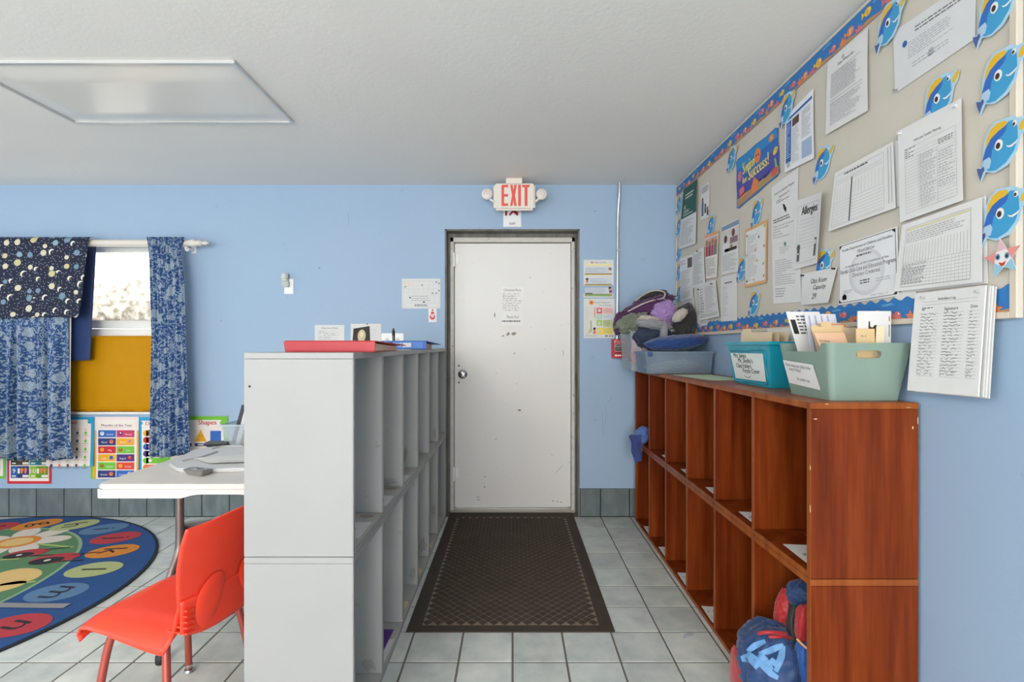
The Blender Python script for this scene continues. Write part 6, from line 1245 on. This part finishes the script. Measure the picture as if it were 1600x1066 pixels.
# Swim for Success poster
s = bs((1151.4, 251), (1217.5, 196), (1220.5, 272), (1152.5, 329), .005, None, col('#2a68b4', .6))
wav = [(0, .04), (.06, .0), (.25, .015), (.5, .0), (.75, .02), (.94, 0), (1, .05), (.985, .3), (1, .55), (.985, .8), (1, .95), (.94, 1), (.75, .98), (.5, 1), (.25, .985), (.06, 1), (0, .95), (.012, .7), (0, .45), (.012, .2)]
s.outline = wav
s.rect(.02, .45, .98, .80, col('#4a4a9c', .6)); s.poly([(.02, .80), (.2, .76), (.4, .82), (.6, .77), (.8, .82), (.98, .76), (.98, .96), (.02, .96)], col('#a98a62', .6)); s.rect(.02, .03, .98, .22, col('#2b86c0', .6)); s.lift()
YT = col('#efe36a', .5); s.text('Swim', .18, .40, .062, YT, 'L', wid=.135, bold=.002); s.text('for', .17, .585, .035, YT, 'L', wid=.055, bold=.0015); s.text('Success!', .32, .61, .066, YT, 'L', wid=.215, bold=.002)
s.circ(.55, .26, .034, BO, .038); s.circ(.86, .14, .026, BO, .018); s.circ(.10, .38, .022, BPK, .028); s.circ(.93, .46, .024, BYL, .017, .5); s.circ(.90, .86, .03, col('#d0583e', .6), .02)
s.poly([(.08, .64), (.2, .62), (.21, .76), (.09, .79)], BPK); s.poly([(.1, .80), (.26, .78), (.3, .83), (.13, .86)], col('#c98a5a', .6)); s.rect(.13, .86, .15, .96, BPK); s.rect(.25, .84, .27, .95, BPK); s.poly([(.4, .93), (.38, .8), (.42, .7), (.46, .62), (.5, .7), (.56, .78), (.52, .93)], BO); s.poly([(.66, .74), (.72, .78), (.82, .68), (.78, .82), (.68, .84)], PU1); s.poly([(.9, .6), (.93, .6), (.96, .8), (.92, .8)], GRN)
s.lift(); s.circ(.57, .25, .006, BLACK); s.circ(.52, .24, .006, BLACK); s.rect(.855, .11, .865, .17, PAPER); s.circ(.945, .45, .003, BLACK)
s.build('swim_poster', 'wavy edged blue Swim for Success poster', 'poster')
# blue newsletter
NB = col('#2f5fa6', .7); s = bs((1230, 182), (1273.5, 138), (1276, 247), (1229, 270), .006, curl(.010), col('#e3e5ea', .7)); s.rect(.1, .09, .97, .13, NB); s.rect(.05, .16, .24, .86, NB); s.rect(.28, .17, .52, .30, col('#5a4438', .7)); s.rect(.62, .66, .95, .92, col('#9fb2d0', .7)); s.lift().lines(.28, .34, .56, .92, 22, INKL, .45, seed=16, word=(.004, .012)); s.lines(.62, .18, .95, .62, 18, INKL, .45, seed=17, word=(.004, .012)); s.lines(.07, .2, .22, .8, 16, col('#b9cbe6', .7), .45, seed=18, word=(.004, .01)); s.circ(.15, .9, .014, INKL); s.build('newsletter', 'blue and white newsletter right of Swim for Success poster', 'newsletter')
s = bs((1207, 380), (1250, 370), (1253, 472), (1209, 475), .0025); s.circ(.5, .06, .010, TEA); s.lines(.3, .1, .7, .22, 4, INKL, .4, seed=19); s.lines(.1, .3, .85, .72, 12, INKL, .4, seed=20); s.lines(.1, .76, .5, .92, 4, INK, .25, seed=21); s.build('form_letter', 'white letter with small green emblem behind allergies list', 'letter')
s = bs((1207, 293), (1249, 261), (1247, 373), (1207, 381), .0045); s.text('Child Care Nutrition Program', .12, .19, .012, INK, wid=.17); s.text('Statement of', .3, .27, .011, INK, wid=.09); s.lines(.2, .30, .75, .36, 2, INK, .4, seed=22); s.poly([(.45, .40), (.52, .42), (.6, .5), (.58, .56), (.5, .5)], BLACK); s.lines(.08, .6, .92, .68, 2, INK, .5, seed=23); s.lines(.08, .72, .92, .95, 5, INKL, .4, seed=24); s.build('form_letter', 'white letter with black squiggle below the blue newsletter', 'letter')
# allergies list, curled
s = bs((1246, 314), (1296, 299), (1286, 411), (1241, 422), .009, lambda u, v: .022*u*u*(1-.3*v)); s.frame(.12, .10, .93, .93, .0014, INKL); s.text('Allergies', .26, .24, .036, BLACK, wid=.135, bold=.001); s.rules(.2, .32, .82, .72, 8, INKL, .001); s.rect(.16, .74, .26, .9, INK); s.circ(.21, .7, .014, INK); s.poly([(.84, .62), (.92, .62), (.9, .88), (.82, .88)], INK); s.lift().circ(.87, .68, .010, PAPER2); s.rect(.18, .78, .24, .8, PAPER2); s.build('allergies_list', 'curled white Allergies list sheet with drawn crayons', 'list')
s = bs((1256, 428), (1311, 417), (1303, 473), (1254, 477), .007, lambda u, v: .016*u*v); HWK = col('#3c3c40', .7); s.text('Class Room', .30, .36, .020, HWK, wid=.11, shear=.15); s.text('Capacity', .40, .56, .020, HWK, wid=.09, shear=.15); s.text('29', .40, .84, .024, HWK, shear=.15); s.build('capacity_note', 'handwritten Class Room Capacity 29 note', 'note', pins=[(.05, .06, BLACK), (.95, .04, BLACK)])
# headed text sheet high up
s = bs((1296, 97), (1359, 43), (1360.5, 173), (1293.5, 211), .006, curl(.010)); s.circ(.42, .10, .008, INKL); s.text('Rilya Wilson Act', .5, .17, .011, INK, 'C', wid=.095); s.lines(.12, .22, .88, .55, 18, INKL, .55, seed=25, word=(.004, .014)); s.rules(.1, .58, .9, .62, 1, INK, .001); s.lines(.12, .63, .88, .92, 15, INKL, .5, seed=26, word=(.004, .014)); s.build('statute_sheet', 'white sheet of dense headed text close under the top border', 'notice')
s = bs((1397, 50), (1527, -38), (1525, 61), (1400, 146), .003, None, col('#d5d6d8', .35)); s.circ(.16, .32, .010, NB); s.lines(.3, .15, .9, .26, 2, INK, .35, seed=27); s.lines(.2, .34, .85, .62, 7, INKL, .35, seed=28); s.lines(.25, .7, .8, .8, 2, INKL, .35, seed=29); s.circ(.5, .72, .012, INKL); s.build('laminated_certificate', 'faint laminated certificate sheet at top right of board', 'certificate', pins=[(.03, .97, col('#8d8d90', .4))])
# stack of forms with a bold middle rule
s0 = bs((1313, 268), (1404, 219), (1408, 322), (1305, 359), .003); s0.build('form_stack_sheets', 'thin pile of sheets behind the table form', 'paper pile', thick=.002)
s = bs((1309.6, 270), (1401, 221), (1405, 325), (1302, 362), .012, lambda u, v: .008*v*(1-u)); s.frame(.05, .08, .86, .95, .0012, INKL); s.lines(.2, .10, .7, .14, 1, INK, .6, seed=30); s.rules(.06, .18, .84, .24, 2, INKL); s.cols(.10, .30, .84, .55, 14, INKL, .0008); s.rules(.06, .56, .84, .92, 7, INKL, .0008); s.rect(.34, .22, .36, .94, INK, 1, 4); s.rect(.92, .05, .93, .9, INKL, 1, 4); s.rect(.96, .05, .97, .9, INKL, 1, 4); s.build('table_form', 'white table form with bold upright rule beside the allergies list', 'form')
# certificate
s = bs((1312.5, 384), (1404, 353.5), (1407, 462), (1311.6, 477), .004, None, col('#e2e3e5', .6)); s.poly(ell(.5, .55, .30, .36, 32), col('#cfd0d3', .6)); s.lift().poly(ell(.5, .55, .25, .30, 32), col('#d8d9db', .6)); s.lift().frame(.015, .02, .975, .975, .002, INK)
for u, v, a, b in ((.02, .03, 1, 1), (.97, .03, -1, 1), (.02, .97, 1, -1), (.97, .97, -1, -1)): s.poly([(u, v), (u+.05*a, v), (u, v+.05*b)], BLACK)
s.text('Florida Department of Children and Families', .5, .13, .010, INK, 'C', wid=.26); s.text('Office of Child Care', .5, .21, .011, INK, 'C', wid=.09); s.lines(.34, .25, .66, .29, 1, INK, .6, seed=31); s.text('in recognition of the completion of the', .5, .41, .009, INK, 'C', wid=.22); s.text('Florida Child Care and Education Program', .5, .50, .016, INK, 'C', wid=.28); s.text('Director Credential', .5, .585, .015, INK, 'C', wid=.14); s.lines(.4, .66, .6, .74, 2, INK, .5, seed=32); s.lines(.1, .78, .28, .84, 2, INKL, .4, seed=33); s.lines(.66, .68, .9, .75, 2, INKL, .4, seed=34); s.scribble(.58, .9, .9, .95, 1, INKL, .0015, 35); s.circ(.12, .88, .010, BLACK); s.rect(.08, .86, .16, .93, BLACK); s.build('certificate', 'white framed certificate with large grey seal', 'certificate')
# big three column form
s = bs((1408, 205), (1508, 153), (1512, 313), (1412, 348), .010, curl(.006)); s.text('Infant and Toddler Planning', .5, .20, .008, INK, 'C', wid=.10); s.frame(.12, .24, .93, .93, .0008, INKL); s.rules(.12, .30, .93, .93, 19, INKL, .0006); s.cols(.35, .36, .65, .93, 1, INKL, .0008); s.lines(.13, .25, .32, .36, 5, INK, .3, seed=36, word=(.004, .012)); s.lines(.37, .37, .64, .92, 38, INKL, .4, seed=37, word=(.004, .012)); s.lines(.67, .30, .92, .36, 3, INK, .35, seed=38, word=(.004, .012)); s.lines(.67, .42, .92, .8, 14, INKL, .3, seed=39, word=(.004, .012)); s.build('ruled_form', 'large ruled form with three columns near right board end', 'form', pins=[(.05, .04, col('#d9d9dc', .4)), (.93, .05, col('#d9d9dc', .4))])
# grid chart
s0 = bs((1418, 352), (1543, 306), (1545, 443), (1410, 458), .004); s0.build('chart_backing', 'second sheet showing round edge of the grid chart', 'paper pile', thick=.002)
s = bs((1415, 352), (1540.7, 308), (1541, 441), (1404, 456), .011, lambda u, v: .008*max(0, .5-u)*v); s.frame(.08, .08, .89, .95, .0012, INKL); s.rect(.08, .10, .89, .12, col('#d8cf9c', .7), 8); s.cols(.08, .34, .89, .60, 22, INKL, .0010); s.cols(.36, .60, .89, .94, 13, INKL, .0006); s.rules(.08, .60, .89, .94, 8, INKL, .0008); s.lines(.09, .62, .40, .92, 16, INK, .35, seed=40, word=(.004, .012)); s.lines(.10, .15, .85, .32, 6, INKL, .4, seed=41, word=(.004, .014)); s.build('grid_chart', 'white chart with tall column headings and grid', 'chart')
# starfish cut-out
c = onR(1567, 403, PX-.015); sfm = [col('#d8b4be', .6), col('#d98f88', .6), col('#8fbcd0', .6), col('#e6dedc', .6)]
sf = thing('paper_starfish', 'coloured paper starfish with smiling face near board end', 'paper starfish', c)
st = []
for k in range(10): a = math.pi/2+.15-k*math.pi/5; r = .052 if k % 2 == 0 else .024; st.append((r*math.cos(a), r*math.sin(a)))
def onb(x, y, d): return V((c.x-d, c.y-x, c.z+y))
mb = MB(); mb.prism(st, onb, 0, .001, sfm[3]); mb.build('card', sf)
for k, mi_ in ((0, 0), (2, 1), (4, 2), (6, 2), (8, 1)): mb = MB(); mb.prism([st[k], st[(k+1) % 10], st[(k-1) % 10]], onb, .0011, .0014, sfm[mi_]); mb.build('coloured_arm', sf)
for x in (-.012, .012): mb = MB(); mb.prism(ell(x, .004, .006, .008, 12), onb, .0015, .0018, col('#4f86a8', .5)); e = mb.build('eye', sf); mb = MB(); mb.prism(ell(x, .003, .003, .004, 10), onb, .0019, .0021, BLACK); mb.build('pupil', e)
mb = MB(); mb.prism([(-.010, -.010), (0, -.013), (.010, -.009), (.004, -.020), (-.004, -.020)], onb, .0015, .0018, col('#b2402e', .5)); mb.build('mouth', sf)
# sign-in pad hanging below the board
P = [onR(u, v, PX-.016) for u, v in ((1435, 459), (1546, 446), (1541, 620), (1428.5, 610))]; P[0].z += 0
pd = Sheet(*P, n=(-1, 0, 0), off=.010, bend=lambda u, v: .012*v); pd.text('Attendance Log', .5, .09, .008, INK, 'C', wid=.06); pd.rules(.15, .10, .92, .13, 1, INKL, .0008); pd.lines(.14, .155, .34, .19, 2, INK, .5, seed=50); pd.text('Signature', .48, .195, .009, INK); pd.text('Date', .84, .19, .008, INK)
for u0, u1, sd in ((.12, .40, 51), (.47, .76, 52), (.82, .96, 53)): pd.rules(u0, .22, u1, .84, 20, INKL, .0007); pd.scribble(u0+.01, .205, u1-.02, .835, 20, INK if sd != 52 else HWK, .0010, sd)
o = pd.build('sign_in_pad', 'thick white sign-in pad hanging below the notice board', 'pad', thick=.004, pins=[(.16, .05, col('#b9b9bc', .4)), (.93, .05, col('#b9b9bc', .4))])
for k in range(3):
    P2 = [p+V((.004*(k+1), -.004*(k+1), -.002*k)) for p in P]; s = Sheet(*P2, n=(-1, 0, 0), off=.006, bend=lambda u, v: .010*v, paper=PAPER2 if k % 2 == 0 else PAPER); s.build('under_sheet', parent=o, thick=.0025)
s = bs((1399, 459), (1432, 452), (1432, 466), (1399, 470), .002); s.build('paper_slip', 'white slip peeping out under the grid chart', 'paper')
